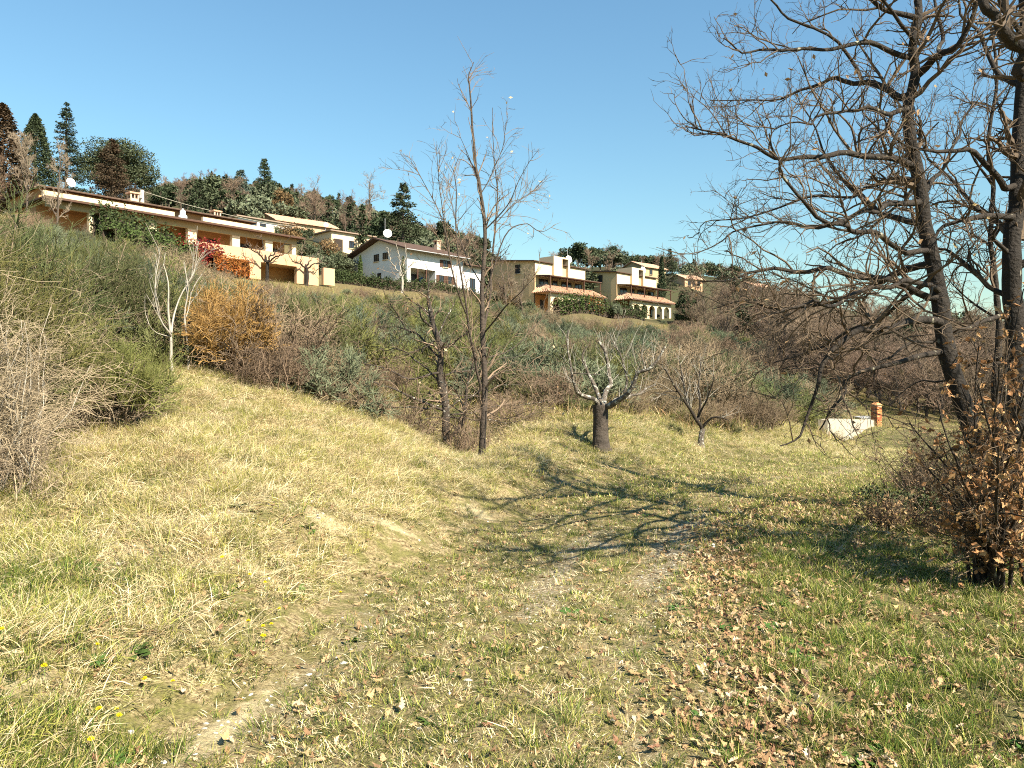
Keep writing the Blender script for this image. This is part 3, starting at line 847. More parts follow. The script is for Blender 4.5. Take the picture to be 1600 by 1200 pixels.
# right oak, the nearer of the two big trees ---------------------------
o1 = [(1566, 868, 7.2), (1558, 825, 7.2), (1546, 752, 7.22), (1511, 648, 7.28), (1484, 575, 7.3), (1470, 490, 7.35), (1460, 417, 7.4), (1448, 360, 7.4), (1439, 315, 7.42), (1430, 255, 7.45), (1421, 200, 7.48), (1420, 157, 7.5), (1432, 115, 7.5), (1428, 70, 7.5), (1437, 20, 7.55), (1430, -60, 7.6), (1440, -140, 7.6)]
o1_limbs = [limb(r, a, b) for r, a, b in [
    ([(1432, 262, 7.44), (1370, 244, 7.2), (1300, 240, 6.9), (1235, 244, 6.7), (1175, 226, 6.5), (1120, 212, 6.4), (1078, 200, 6.4)], .042, .006),
    ([(1421, 150, 7.5), (1385, 140, 7.7), (1345, 130, 8.0), (1300, 126, 8.2), (1250, 148, 8.4), (1190, 158, 8.5), (1115, 158, 8.6)], .048, .005),
    ([(1433, 118, 7.5), (1468, 92, 7.3), (1500, 78, 7.1), (1518, 40, 7.0), (1530, -10, 6.9), (1540, -70, 6.9)], .048, .014),
    ([(1468, 90, 7.3), (1470, 55, 7.6), (1464, 10, 7.8), (1450, -60, 8.0)], .03, .010),
    ([(1428, 90, 7.5), (1370, 72, 7.3), (1320, 76, 7.1), (1270, 82, 6.9), (1210, 80, 6.8), (1160, 84, 6.7), (1125, 52, 6.6)], .034, .005),
    ([(1439, 315, 7.42), (1400, 314, 7.0), (1362, 332, 6.6), (1322, 346, 6.3), (1265, 356, 6.1), (1200, 352, 6.0), (1120, 372, 5.9)], .038, .005),
    ([(1449, 368, 7.4), (1410, 345, 7.7), (1368, 322, 8.0), (1345, 300, 8.2), (1300, 262, 8.5), (1270, 210, 8.7), (1240, 140, 8.9)], .045, .006),
    ([(1440, 300, 7.42), (1424, 284, 7.7), (1380, 280, 8.1), (1340, 298, 8.4), (1290, 310, 8.7), (1200, 328, 9.0), (1130, 345, 9.1), (1080, 362, 9.2)], .036, .005),
    ([(1455, 392, 7.4), (1410, 386, 6.9), (1360, 373, 6.5), (1320, 358, 6.2), (1265, 324, 5.9), (1235, 290, 5.8), (1214, 258, 5.7), (1202, 215, 5.7)], .036, .006),
    ([(1474, 505, 7.34), (1430, 498, 7.0), (1392, 512, 6.7), (1342, 518, 6.5), (1300, 545, 6.4), (1278, 585, 6.35), (1270, 630, 6.3), (1252, 680, 6.25), (1225, 706, 6.2)], .05, .006),
    ([(1460, 417, 7.4), (1400, 430, 7.8), (1340, 458, 8.1), (1262, 478, 8.4), (1180, 472, 8.6), (1108, 482, 8.8)], .05, .006),
    ([(1479, 548, 7.32), (1420, 555, 7.0), (1352, 575, 6.8), (1322, 600, 6.7), (1300, 640, 6.6), (1285, 668, 6.6)], .035, .006),
    ([(1471, 465, 7.36), (1390, 440, 7.2), (1300, 428, 7.0), (1222, 420, 6.9), (1150, 432, 6.8), (1090, 448, 6.8)], .045, .005),
    ([(1436, 30, 7.55), (1380, 8, 7.3), (1330, -24, 7.2), (1260, -50, 7.1)], .035, .008),
    ([(1348, 130, 8.0), (1312, 62, 7.8), (1240, 22, 7.6), (1198, -6, 7.5), (1170, -40, 7.5)], .024, .006),
    ([(1468, 455, 7.36), (1420, 440, 6.6), (1370, 450, 5.9), (1310, 470, 5.4), (1250, 478, 5.1), (1190, 500, 5.0)], .035, .005),
    ([(1440, 310, 7.42), (1470, 265, 7.8), (1500, 205, 8.3), (1520, 150, 8.6)], .034, .007),
    ([(1421, 170, 7.48), (1380, 180, 6.9), (1330, 172, 6.4), (1270, 190, 6.1), (1210, 200, 5.9)], .032, .005),
    ([(1462, 425, 7.4), (1410, 470, 7.9), (1350, 510, 8.3), (1290, 540, 8.6), (1230, 560, 8.8), (1180, 590, 8.9)], .035, .005),
    ([(1428, 70, 7.5), (1390, 20, 6.9), (1350, -40, 6.5)], .028, .008)]]
oak_leaves_m = M_LEAF[0]
big_oak = guided_tree('bare_oak', 'large leaning bare oak near the right edge, its low boughs hanging over the track', 'tree', G(1566, 7.2, .02), Wn(o1), o1_limbs, rg, M_BARK, M_LIMB, M_TWIG, OAK_LV, limb_k=.85, kink=.02, trunk_r=(.100, .03), leaves=(.012, .028, oak_leaves_m))
# second oak at the right border --------------------------------------
o2 = [(1600, 845, 8.2), (1597, 760, 8.2), (1592, 650, 8.2), (1588, 560, 8.2), (1584, 480, 8.2), (1580, 400, 8.2), (1586, 340, 8.22), (1593, 280, 8.25), (1597, 180, 8.3), (1604, 80, 8.3), (1600, -40, 8.3), (1606, -150, 8.3)]
o2_limbs = [limb(r, a, b) for r, a, b in [
    ([(1592, 290, 8.25), (1564, 288, 8.1), (1532, 246, 7.9), (1500, 234, 7.7), (1450, 240, 7.5), (1400, 215, 7.3), (1360, 160, 7.2)], .05, .007),
    ([(1586, 338, 8.22), (1545, 338, 8.0), (1508, 342, 7.8), (1480, 352, 7.7), (1455, 372, 7.6), (1415, 400, 7.4)], .045, .010),
    ([(1530, 330, 8.0), (1500, 290, 8.2), (1470, 268, 8.4), (1452, 235, 8.5), (1430, 200, 8.6)], .03, .007),
    ([(1580, 400, 8.2), (1555, 372, 8.0), (1560, 345, 7.9), (1550, 300, 7.8)], .03, .006),
    ([(1600, 130, 8.3), (1560, 110, 8.6), (1530, 60, 8.9), (1500, 20, 9.1), (1490, -40, 9.2)], .045, .008),
    ([(1584, 470, 8.2), (1530, 440, 8.6), (1490, 395, 8.9), (1440, 380, 9.1), (1390, 330, 9.3)], .04, .006),
    ([(1585, 500, 8.2), (1530, 505, 7.8), (1470, 530, 7.4), (1400, 545, 7.1), (1350, 590, 6.9)], .035, .006),
    ([(1588, 560, 8.2), (1540, 560, 8.7), (1480, 590, 9.1), (1430, 600, 9.4), (1380, 640, 9.6)], .03, .006),
    ([(1598, 180, 8.3), (1640, 140, 8.4), (1700, 90, 8.5)], .06, .01), ([(1590, 300, 8.25), (1660, 270, 8.6), (1740, 240, 9.0)], .06, .01), ([(1586, 420, 8.2), (1650, 380, 8.0), (1740, 360, 7.9)], .05, .01),
    ([(1597, 60, 8.3), (1560, 0, 8.0), (1520, -60, 7.8)], .035, .008)]]
guided_tree('bare_oak', 'straight thick dark bare oak cut by the right edge, behind the leaning oak', 'tree', G(1600, 8.2, .02), Wn(o2), o2_limbs, rg, M_BARK, M_LIMB, M_TWIG, OAK_LV, limb_k=.85, kink=.02, trunk_r=(.118, .055), leaves=(.012, .028, oak_leaves_m))
# thin pole-like oak between them
o3 = [(1556, 700, 9.4), (1556, 600, 9.4), (1562, 520, 9.4), (1556, 450, 9.4), (1548, 380, 9.4), (1552, 300, 9.4), (1545, 220, 9.4), (1556, 120, 9.4), (1550, 40, 9.4)]
guided_tree('bare_oak', 'slender bare oak pole standing between the two thick oak trunks', 'tree', G(1556, 9.4, .05), [G(1556, 9.4, .05)] + list(Wn(o3)), [limb([(1560, 500, 9.4), (1520, 470, 9.6), (1480, 430, 9.8)], .02, .005), limb([(1548, 380, 9.4), (1575, 330, 9.2), (1600, 300, 9.0)], .02, .005), limb([(1552, 290, 9.4), (1520, 250, 9.2), (1500, 190, 9.0)], .02, .005)],
             rg, M_LIMB, M_LIMB, M_TWIG, OAK_LV[:3], trunk_r=(.05, .015), sides=7)
# third oak just outside the frame: its bough enters at the top right corner
bx, by = 6.2, 4.4
b3 = (bx, by, hz(bx, by) - .02)
tr3 = [b3, (6.15, 4.42, 1.2), (6.1, 4.5, 2.4), (6.0, 4.45, 3.6), (5.9, 4.4, 4.6), (5.8, 4.5, 5.8)]
l3 = [(np.vstack([[5.95, 4.43, 4.2], Wn([(1750, -40, 4.5), (1660, 45, 4.45)]) if False else [[5.2, 4.5, 4.05]], Wn([(1640, 110, 4.5), (1595, 70, 4.45), (1560, 38, 4.4), (1532, 0, 4.4), (1520, -40, 4.4)])]), .055, .02)]
for k in range(7):
    a = rg.uniform(0, 6.28); z0 = rg.uniform(2.6, 5.2); q = np.array([6.0, 4.45, z0])
    d = np.array([math.cos(a), math.sin(a), .35])
    d[0] = abs(d[0]) + .2 if d[1] > -.3 else d[0]
    l3.append((np.array([q, q + d * .8, q + d * 1.6 + [0, 0, .2], q + d * 2.3 + [0, 0, .3]]), .045, .008))
guided_tree('bare_oak', 'bare oak outside the frame, only its thick bough crossing the top right corner', 'tree', b3, tr3, l3, rg, M_BARK, M_LIMB, M_TWIG, OAK_LV[:3], trunk_r=(.14, .05))

# young oak in the middle ------------------------------------------------
YL = [dict(per_m=8.5, tmin=.10, tmax=1.0, length=(.3, .95), angle=.75, ratio=.5, K=7, up=.22, wander=.15, rmin=.0045, sides=4, trunk=.12),
      dict(per_m=6.5, tmin=.15, tmax=1.0, length=(.15, .5), angle=.75, ratio=.6, K=5, up=.2, wander=.2, rmin=.0032, sides=3),
      dict(per_m=6.5, tmin=.2, tmax=1.0, length=(.06, .16), angle=.8, ratio=.7, K=3, up=.15, wander=.2, rmin=.0024, sides=3)]
y0 = 12.0
yt = [(752, 742, y0), (754, 700, y0), (757, 600, y0), (754, 520, y0), (753, 460, y0), (757, 360, y0), (750, 293, y0), (743, 258, y0), (738, 193, y0), (735, 143, y0), (733, 118, y0), (740, 98, y0)]
yl = [limb(r, a, b) for r, a, b in [
    ([(754, 525, 12), (764, 470, 12.2), (770, 393, 12.3), (777, 310, 12.4), (773, 260, 12.4), (768, 170, 12.4)], .04, .006),
    ([(752, 610, 12), (742, 560, 11.8), (728, 480, 11.6), (714, 380, 11.5), (712, 293, 11.5), (705, 260, 11.5)], .04, .006),
    ([(728, 490, 11.6), (707, 427, 11.3), (690, 327, 11.2), (683, 227, 11.1)], .024, .005),
    ([(707, 427, 11.3), (692, 350, 11.4), (662, 285, 11.4), (640, 247, 11.4)], .018, .004),
    ([(757, 360, 12), (793, 320, 11.8), (813, 277, 11.7), (840, 233, 11.6)], .020, .004),
    ([(772, 352, 12.3), (800, 322, 12.5), (830, 300, 12.7), (848, 280, 12.8)], .016, .004),
    ([(756, 470, 12), (787, 373, 12.0), (820, 350, 12.1), (846, 362, 12.2), (868, 350, 12.3)], .022, .004),
    ([(757, 520, 12), (790, 480, 11.5), (815, 455, 11.2), (838, 430, 11.0)], .026, .004),
    ([(758, 597, 12), (780, 582, 12.3), (810, 578, 12.6), (845, 570, 12.9)], .02, .004),
    ([(756, 560, 12), (800, 545, 12.4), (845, 500, 12.8), (870, 460, 13)], .018, .004),
    ([(750, 620, 12), (715, 618, 11.6), (690, 615, 11.3), (660, 620, 11.1)], .014, .004),
    ([(755, 640, 12), (790, 655, 11.6), (830, 640, 11.3), (860, 645, 11.1)], .012, .003),
    ([(750, 293, 12), (730, 240, 11.8), (715, 205, 11.7)], .014, .004), ([(753, 300, 12), (782, 240, 12.2), (795, 180, 12.3)], .014, .004),
    ([(755, 450, 12), (728, 400, 12.4), (708, 330, 12.7), (700, 270, 12.8)], .018, .004), ([(752, 660, 12), (735, 640, 11.5), (720, 650, 11.2)], .01, .003)]]
guided_tree('young_oak', 'tall slender bare young oak rising against the sky in the middle of the picture', 'tree', G(752, y0, .02), [G(752, y0, .02)] + list(Wn(yt[1:])), yl, rg, M_YBARK, M_YBARK, M_TWIGT, YL, limb_k=.62, trunk_r=(.068, .005), tpow=.62, leaves=(.035, .03, M_LEAF[1]), kink=.006)
# dark tree behind it, two stems
DL = [dict(per_m=7.5, tmin=.1, tmax=1.0, length=(.3, 1.0), angle=.85, ratio=.5, K=7, up=.06, wander=.2, rmin=.005, sides=4, trunk=.3),
      dict(per_m=8, tmin=.1, tmax=1.0, length=(.18, .55), angle=.85, ratio=.6, K=5, up=.1, wander=.22, rmin=.0036, sides=3),
      dict(per_m=8, tmin=.1, tmax=1.0, length=(.07, .22), angle=.8, ratio=.7, K=3, up=.1, wander=.2, rmin=.0028, sides=3)]
dt = [(697, 690, 13.5), (697, 638, 13.5), (688, 590, 13.5), (688, 545, 13.5), (678, 510, 13.5), (672, 482, 13.5), (668, 462, 13.5)]
dl = [limb(r, a, b) for r, a, b in [
    ([(693, 640, 13.5), (662, 626, 13.1), (622, 609, 12.8), (588, 597, 12.6), (556, 592, 12.5)], .038, .006),
    ([(690, 582, 13.5), (650, 588, 13.2), (610, 580, 13.0), (570, 568, 12.8), (545, 560, 12.7)], .03, .005),
    ([(688, 560, 13.5), (660, 530, 13.7), (635, 515, 13.8), (612, 512, 13.9), (590, 514, 14)], .028, .005),
    ([(680, 515, 13.5), (660, 500, 13.2), (655, 470, 13.1)], .026, .010), ([(668, 465, 13.5), (672, 440, 13.5), (668, 415, 13.6)], .024, .006),
    ([(700, 690, 13.6), (722, 660, 13.4), (728, 610, 13.3), (738, 570, 13.2), (735, 520, 13.2)], .05, .01),
    ([(688, 550, 13.5), (715, 530, 13.2), (740, 505, 13.0), (770, 470, 12.9)], .026, .005),
    ([(635, 515, 13.8), (612, 480, 13.7), (595, 450, 13.6)], .014, .004), ([(695, 650, 13.5), (740, 640, 14), (800, 632, 14.4), (860, 628, 14.6)], .022, .004), ([(697, 640, 13.5), (760, 610, 14.2), (830, 600, 14.8)], .02, .004),
    ([(694, 630, 13.5), (650, 640, 13.0), (600, 632, 12.5), (570, 640, 12.3)], .02, .004), ([(690, 600, 13.5), (640, 555, 13.9), (600, 545, 14.1), (560, 535, 14.3)], .022, .004), ([(696, 655, 13.5), (670, 655, 13.2), (640, 668, 12.9)], .014, .004),
    ([(697, 650, 13.5), (745, 655, 13.9), (800, 660, 14.3), (850, 645, 14.6)], .02, .004), ([(690, 590, 13.5), (740, 575, 14.0), (790, 560, 14.4), (840, 555, 14.7)], .02, .004), ([(684, 530, 13.5), (650, 545, 13.2), (615, 560, 12.9)], .018, .004), ([(672, 490, 13.5), (640, 470, 13.3), (620, 440, 13.2)], .018, .004), ([(684, 525, 13.5), (710, 480, 13.8), (722, 440, 13.9)], .02, .004)]]
guided_tree('gnarled_tree', 'dark gnarled lichen spotted tree with low spreading boughs left of the tall young oak', 'tree', G(699, 13.5, .02), [G(699, 13.5, .02)] + list(Wn(dt)), dl, rg, M_GNARL, M_GNARL, M_TWIGT, DL, limb_k=.8, trunk_r=(.085, .03), leaves=(.03, .03, M_LEAF[2]), kink=.02)
# pollard --------------------------------------------------------------
PL = [dict(per_m=9, tmin=.25, tmax=1.0, length=(.25, 1.0), angle=.8, ratio=.16, K=7, up=1.0, wander=.14, rmin=.0045, sides=4),
      dict(per_m=3.0, tmin=.15, tmax=1.0, length=(.12, .45), angle=.6, ratio=.7, K=4, up=.3, wander=.12, rmin=.004, sides=3)]
pt = [(940, 690, 13.61), (939, 660, 13.61), (941, 632, 13.61)]
pl = [limb(r, a, b) for r, a, b in [
    ([(938, 638, 13.61), (922, 626, 13.42), (906, 614, 13.33), (897, 608, 13.24), (893, 585, 13.24), (893, 560, 13.24), (888, 520, 13.24)], .075, .02),
    ([(940, 635, 13.61), (930, 612, 13.70), (921, 585, 13.79), (916, 560, 13.79), (908, 542, 13.79)], .075, .022),
    ([(943, 635, 13.61), (950, 605, 13.88), (955, 592, 13.97), (951, 575, 14.06), (946, 548, 14.06), (943, 532, 14.06)], .075, .04),
    ([(945, 637, 13.61), (962, 626, 13.33), (978, 612, 13.15), (990, 598, 13.06), (1003, 584, 12.97), (1020, 568, 12.88), (1034, 556, 12.79)], .085, .028),
    ([(950, 636, 13.61), (968, 624, 13.97), (985, 619, 14.24), (1000, 614, 14.42), (1010, 604, 14.51)], .06, .025),
    ([(975, 613, 13.15), (977, 585, 13.15), (973, 560, 13.15), (965, 540, 13.15), (958, 515, 13.15)], .035, .012),
    ([(1008, 578, 12.97), (1005, 560, 12.97), (995, 548, 12.97)], .025, .012), ([(893, 585, 13.24), (905, 586, 13.06), (922, 588, 12.88)], .02, .01)]]
guided_tree('pollarded_tree', 'old pollarded tree with stout cut trunk and pale lichen covered knuckled arms', 'tree', G(940, 13.6, .03), [G(940, 13.6, .03)] + list(Wn(pt)), pl, rg, mat('pollard_bark', (.075, .058, .044), noise=(.032, .026, .020), noise_scale=9, bump=1.0, bump_scale=22, world_coords=True), M_LICHEN, M_GREYTWIG, PL, limb_k=.66, trunk_r=(.142, .135), sides=12, kink=.035)
# small fruit tree
FL = [dict(per_m=7.5, tmin=.2, tmax=1.0, length=(.3, .9), angle=.6, ratio=.3, K=7, up=.5, wander=.12, rmin=.005, sides=4),
      dict(per_m=5, tmin=.15, tmax=1.0, length=(.15, .45), angle=.6, ratio=.7, K=4, up=.3, wander=.12, rmin=.0035, sides=3)]
ft = [(1095, 690, 16.5), (1097, 668, 16.5)]
fl = [limb(r, a, b) for r, a, b in [
    ([(1097, 670, 16.5), (1083, 648, 16.4), (1065, 620, 16.3), (1045, 590, 16.2), (1036, 570, 16.2)], .045, .01), ([(1090, 658, 16.5), (1094, 630, 16.6), (1093, 600, 16.7), (1098, 560, 16.8)], .035, .008),
    ([(1097, 668, 16.5), (1108, 655, 16.4), (1120, 652, 16.3), (1138, 653, 16.2)], .035, .010), ([(1078, 640, 16.4), (1068, 600, 16.7), (1062, 560, 16.9)], .028, .008), ([(1092, 650, 16.5), (1106, 620, 16.2), (1116, 585, 16.0)], .026, .007), ([(1060, 612, 16.3), (1040, 612, 16.1), (1027, 622, 16)], .012, .005)]]
guided_tree('small_fruit_tree', 'small pruned bare fruit tree with a short forked trunk beside the track bend', 'tree', G(1095, 16.5, .02), [G(1095, 16.5, .02)] + list(Wn(ft)), fl, rg, M_LICHEN, M_LIMB, M_GREYTWIG, FL, trunk_r=(.075, .06), sides=9, kink=.012)
# white saplings at the left
SL = [dict(per_m=5.0, tmin=.25, tmax=1.0, length=(.3, .9), angle=.5, ratio=.5, K=6, up=.5, wander=.10, rmin=.005, sides=4, trunk=.5),
      dict(per_m=4.5, tmin=.15, tmax=1.0, length=(.12, .4), angle=.6, ratio=.7, K=4, up=.2, wander=.12, rmin=.0035, sides=3)]
guided_tree('white_sapling', 'white barked bare sapling forked low, standing between the round broom and the orange brown bush', 'tree', G(269, 11.00, .02), [G(269, 11.00, .02)] + list(Wn([(268, 560, 11.00), (267, 524, 11.00), (263, 482, 11.00), (262, 447, 11.00), (255, 415, 11.00)])),
    [limb([(267, 524, 11.00), (256, 507, 10.85), (246, 470, 10.77), (243, 430, 10.77), (243, 385, 10.77)], .026, .006), limb([(268, 520, 11.00), (275, 480, 11.16), (292, 445, 11.31), (304, 415, 11.39), (306, 385, 11.39)], .026, .006), limb([(266, 526, 11.00), (245, 520, 10.85), (228, 506, 10.77)], .014, .004)],
    rg, M_PALEBARK, M_PALEBARK, M_GREYTWIG, SL, limb_k=.6, trunk_r=(.028, .006), sides=8)
guided_tree('white_sapling', 'thinner white barked sapling just right of the forked white sapling', 'tree', G(295, 11.31, .02), [G(295, 11.31, .02)] + list(Wn([(293, 540, 11.31), (291, 490, 11.31), (294, 450, 11.31), (288, 410, 11.31)])),
    [limb([(291, 495, 11.31), (300, 460, 11.47), (312, 425, 11.62)], .014, .004)], rg, M_PALEBARK, M_PALEBARK, M_GREYTWIG, SL, limb_k=.6, trunk_r=(.02, .005), sides=7)

# ------------------------------------------------------------------ oak sapling with brown leaves still on, right foreground
M_BUSHLEAF = [mat('russet_bush_leaf', (.34, .185, .075), var=.3, hue=.012, trans=.2), mat('dark_bush_leaf', (.20, .105, .045), var=.3, trans=.15), mat('tan_bush_leaf', (.46, .28, .13), var=.25, trans=.2)]
BUSHLEAVES = [oak_leaf(30 + i, M_BUSHLEAF[[0, 1, 2, 0, 1][i]]) for i in range(5)]
def leafy_sapling():
    r = np.random.default_rng(77)
    base = G(1550, 6.1, .02)
    root = empty('leafy_oak_bush', base, 0, 'bushy young oak holding dead brown leaves, in front of the trunks at right', 'bush')
    b = np.asarray(base)
    stems = []
    for px, py, Y in [(1500, 600, 6.3), (1530, 540, 6.0), (1580, 500, 6.0), (1620, 520, 5.8), (1470, 690, 6.6), (1600, 640, 5.2), (1480, 780, 5.8), (1560, 700, 5.0), (1660, 600, 6.3), (1420, 660, 6.8), (1590, 740, 5.6), (1440, 720, 6.4), (1560, 570, 5.4), (1500, 660, 5.6), (1610, 590, 5.5), (1640, 700, 5.4), (1530, 780, 5.3), (1460, 630, 6.0), (1600, 800, 5.2), (1570, 640, 6.6), (1560, 500, 6.2), (1600, 450, 6.0), (1530, 600, 5.2), (1620, 640, 5.0), (1500, 720, 5.4)]:
        e = np.array(W(px, py, Y)); m = b + (e - b) * .5 + np.array([0, 0, .15]) + r.normal(0, .07, 3)
        s = b + r.normal(0, .07, 3) * [1, 1, 0]
        stems.append((np.array([s, s + (m - s) * .4 + [0, 0, .08], m, e]), .017, .005))
    cur = []
    for pts, r0, r1 in stems:
        P, Rr = curve(pts, r0, r1, r, .1, .012); cur.append((P, Rr))
        MB().tubes(P - b, Rr, 6).build('stem', M_LIMB, root, smooth=True)
    tw = MB(); c1 = []
    for P, Rr in cur:
        c, rr, _ = spawn(P, Rr, r, 13, .12, 1.0, (.2, .75), .8, .5, 6, .1, .2, rmin=.0035); tw.tubes(c - b, rr, 4); c1.append((c, rr))
    c2 = []
    for c, rr in c1:
        d, r2, _ = spawn(c, rr, r, 13.0, .2, 1.0, (.08, .3), .8, .6, 4, .05, .2, rmin=.002); tw.tubes(d - b, r2, 3); c2.append(d)
    tag(tw.build('twigs', M_TWIG, root), kind='stuff')
    e = np.concatenate(c2)
    pts = np.concatenate([e[:, -1], e[:, 2], e[:, 1]]); pts = pts[r.random(len(pts)) < .48]
    # favour the outer right side, as leaves there are thick
    k = r.random(len(pts)) < np.clip((pts[:, 0] - 2.9) / .8, .15, 1); pts = pts[k]
    order = np.argsort(pts[:, 1])
    near, rest = pts[order[:240]], pts[order[240:]]
    for i, p in enumerate(near):
        o = bpy.data.objects.new('leaf', BUSHLEAVES[int(r.integers(0, 5))]); COL.objects.link(o); o.parent = root
        o.location = p - b; o.rotation_euler = r.uniform(-1.4, 1.4, 3) + np.array([0, 0, r.uniform(0, 6.28)]); s = r.uniform(.045, .085); o.scale = (s, s, s)
    lf = MB()
    for li in range(8):
        pass
    n = len(rest)
    for mi in range(3):
        k = r.integers(0, 3, n) == mi
        leaf_cards(lf, rest[k] - b, r, .034, mi)
    if lf.v: tag(lf.build('leaves', M_BUSHLEAF, root), kind='stuff')
    print('leafy', len(near), len(rest))
leafy_sapling()
# ------------------------------------------------------------------ broom and bramble shrubs
M_BROOM = mat('broom_green_stem', (.085, .095, .032), var=.28, hue=.02, noise=(.13, .135, .052), noise_scale=1.6, noise_mix=.8)
M_BROOMG = mat('broom_grey_green_stem', (.105, .125, .070), var=.25, hue=.02, noise=(.145, .155, .09), noise_scale=1.2, noise_mix=.8)
M_BROOMY = mat('broom_yellow_green_stem', (.12, .125, .034), var=.2, hue=.02, noise=(.19, .185, .055), noise_scale=1.5, noise_mix=.8)
M_WOODY = mat('broom_old_wood', (.23, .175, .115), var=.25, noise=(.14, .10, .065), noise_scale=3)
M_TAN = mat('dead_tan_stem', (.42, .33, .21), var=.2, noise=(.27, .20, .125), noise_scale=3)
M_ORANGE = mat('orange_brown_dead_broom', (.40, .22, .075), var=.12, hue=.008, noise=(.29, .155, .06), noise_scale=2)
M_BRAMBLE = mat('bramble_brown', (.23, .165, .10), var=.28, hue=.012, noise=(.145, .105, .066), noise_scale=2.5)
M_GREYSTEM = mat('grey_dead_stem', (.40, .36, .29), var=.2, noise=(.27, .23, .18), noise_scale=3)

def broom(seed, hgt, rad, nst, whips, sub, thick, spread=.9, lean=(0, 0), dome=.35, K=5, ncl=9, up=.34, dead=.5):
    """broom: woody stems fanning up from the base in clumps, tipped with dense arching green whips"""
    r = np.random.default_rng(seed)
    ca = np.arange(ncl) * 2.4 + r.uniform(0, 1, ncl); cq = np.sqrt((np.arange(ncl) + .5) / ncl); ch = r.uniform(.72, 1.12, ncl)
    w = r.integers(0, ncl, nst)
    a = ca[w] + r.normal(0, .28, nst); q = np.clip(cq[w] + r.normal(0, .12, nst), 0, 1.15)
    b = np.stack([np.cos(a) * q, np.sin(a) * q, np.zeros(nst)], 1) * rad * .35
    top = np.stack([np.cos(a) * q * rad * spread + lean[0], np.sin(a) * q * rad * spread + lean[1], hgt * (.66 - dome * .55 * q ** 2) * ch[w] * r.uniform(.7, 1.1, nst)], 1)
    t = np.linspace(0, 1, 7)[None, :, None]
    mid = b + (top - b) * .5 + np.stack([np.cos(a) * q, np.sin(a) * q, np.zeros(nst)], 1) * rad * .12
    P = b[:, None] * (1 - t) ** 2 + 2 * mid[:, None] * t * (1 - t) + top[:, None] * t ** 2
    P[:, 1:] += r.normal(0, .04 * hgt / 2, (nst, 6, 3))
    Rr = thick * (3.2 - 2.0 * t[..., 0]) * np.ones((nst, 1))
    st = MB().tubes(P, Rr, 4)
    c, rr, _ = spawn(P, Rr, r, 0, .35, 1.0, (hgt * .12, hgt * .32), .75, .8, K, up, .2, .005, rmin=thick, tip=.45, fixed=whips, shrink=.25, asd=.35)
    fo = MB().tubes(c, np.minimum(rr, thick * 1.4), 3)
    d, r2, _ = spawn(c, np.minimum(rr, thick * 1.4), r, 0, .25, .95, (hgt * .04, hgt * .125), .7, .9, 4, up * .7, .14, .02, rmin=thick * .8, tip=.4, fixed=sub + 2, shrink=.3)
    fo.tubes(d, r2, 3)
    e, r3, _ = spawn(P, Rr, r, 0, .05, .85, (hgt * .12, hgt * .4), 1.0, .5, 6, -.05, .3, -.03, rmin=thick * .8, fixed=max(4, int(whips * dead)), shrink=.2)
    st.tubes(e, np.minimum(r3, thick * 1.2), 3)
    f, r4, _ = spawn(e, r3, r, 0, .2, 1, (hgt * .05, hgt * .15), .9, .6, 4, 0, .3, -.03, rmin=thick * .7, fixed=2)
    st.tubes(f, np.minimum(r4, thick), 3)
    return st, fo

def thicket(seed, hgt, rad, n1, n2, n3, thick, up=.15):
    """tangled leafless thicket"""
    r = np.random.default_rng(seed)
    a = r.uniform(0, 6.28, n1); q = np.sqrt(r.random(n1))
    b = np.stack([np.cos(a) * q, np.sin(a) * q, np.zeros(n1)], 1) * rad * .8
    t = np.linspace(0, 1, 7)[None, :, None]
    top = b * 1.25 + np.stack([r.normal(0, .25 * rad, n1), r.normal(0, .25 * rad, n1), hgt * r.uniform(.55, 1.0, n1) * (1 - .35 * q ** 2)], 1)
    P = b[:, None] * (1 - t) + top[:, None] * t
    P[:, 1:] += np.cumsum(r.normal(0, .035 * hgt, (n1, 6, 3)), 1) * .7
    Rr = thick * (2.4 - 1.5 * t[..., 0]) * np.ones((n1, 1))
    st = MB().tubes(P, Rr, 4)
    c, rr, _ = spawn(P, Rr, r, 0, .15, 1.0, (hgt * .2, hgt * .5), .8, .6, 6, up, .26, -.03, rmin=thick, fixed=n2)
    tw = MB().tubes(c, np.minimum(rr, thick * 1.3), 3)
    d, r2, _ = spawn(c, rr, r, 0, .1, 1.0, (hgt * .08, hgt * .22), .8, .7, 4, up, .28, -.02, rmin=thick * .7, fixed=n3)
    tw.tubes(d, np.minimum(r2, thick), 3)
    return st, tw

def shrub_mesh(pair, m_st, m_fo, name):
    a, b = pair
    mb = MB()
    for v, f in zip(a.v, a.f): pass
    mb2 = MB()
    off = 0
    for src, mi in ((a, 0), (b, 1)):
        V = np.concatenate(src.v); 
        for f in src.f: mb2.f.append(f + off)
        for f in src.f: mb2.m.append(np.full(len(f), mi, np.int32))
        mb2.v.append(V); off += len(V)
    return mb2.mesh(name, [m_st, m_fo])

def shrub_thing(pair, name, label, cat, loc, m_st, m_fo, group=None, parts=('stems', 'foliage'), rz=0.0, scale=1.0):
    root = empty(name, loc, rz, label, cat, group, scale)
    tag(pair[0].build(parts[0], m_st, root), kind='stuff'); tag(pair[1].build(parts[1], m_fo, root), kind='stuff')
    return root

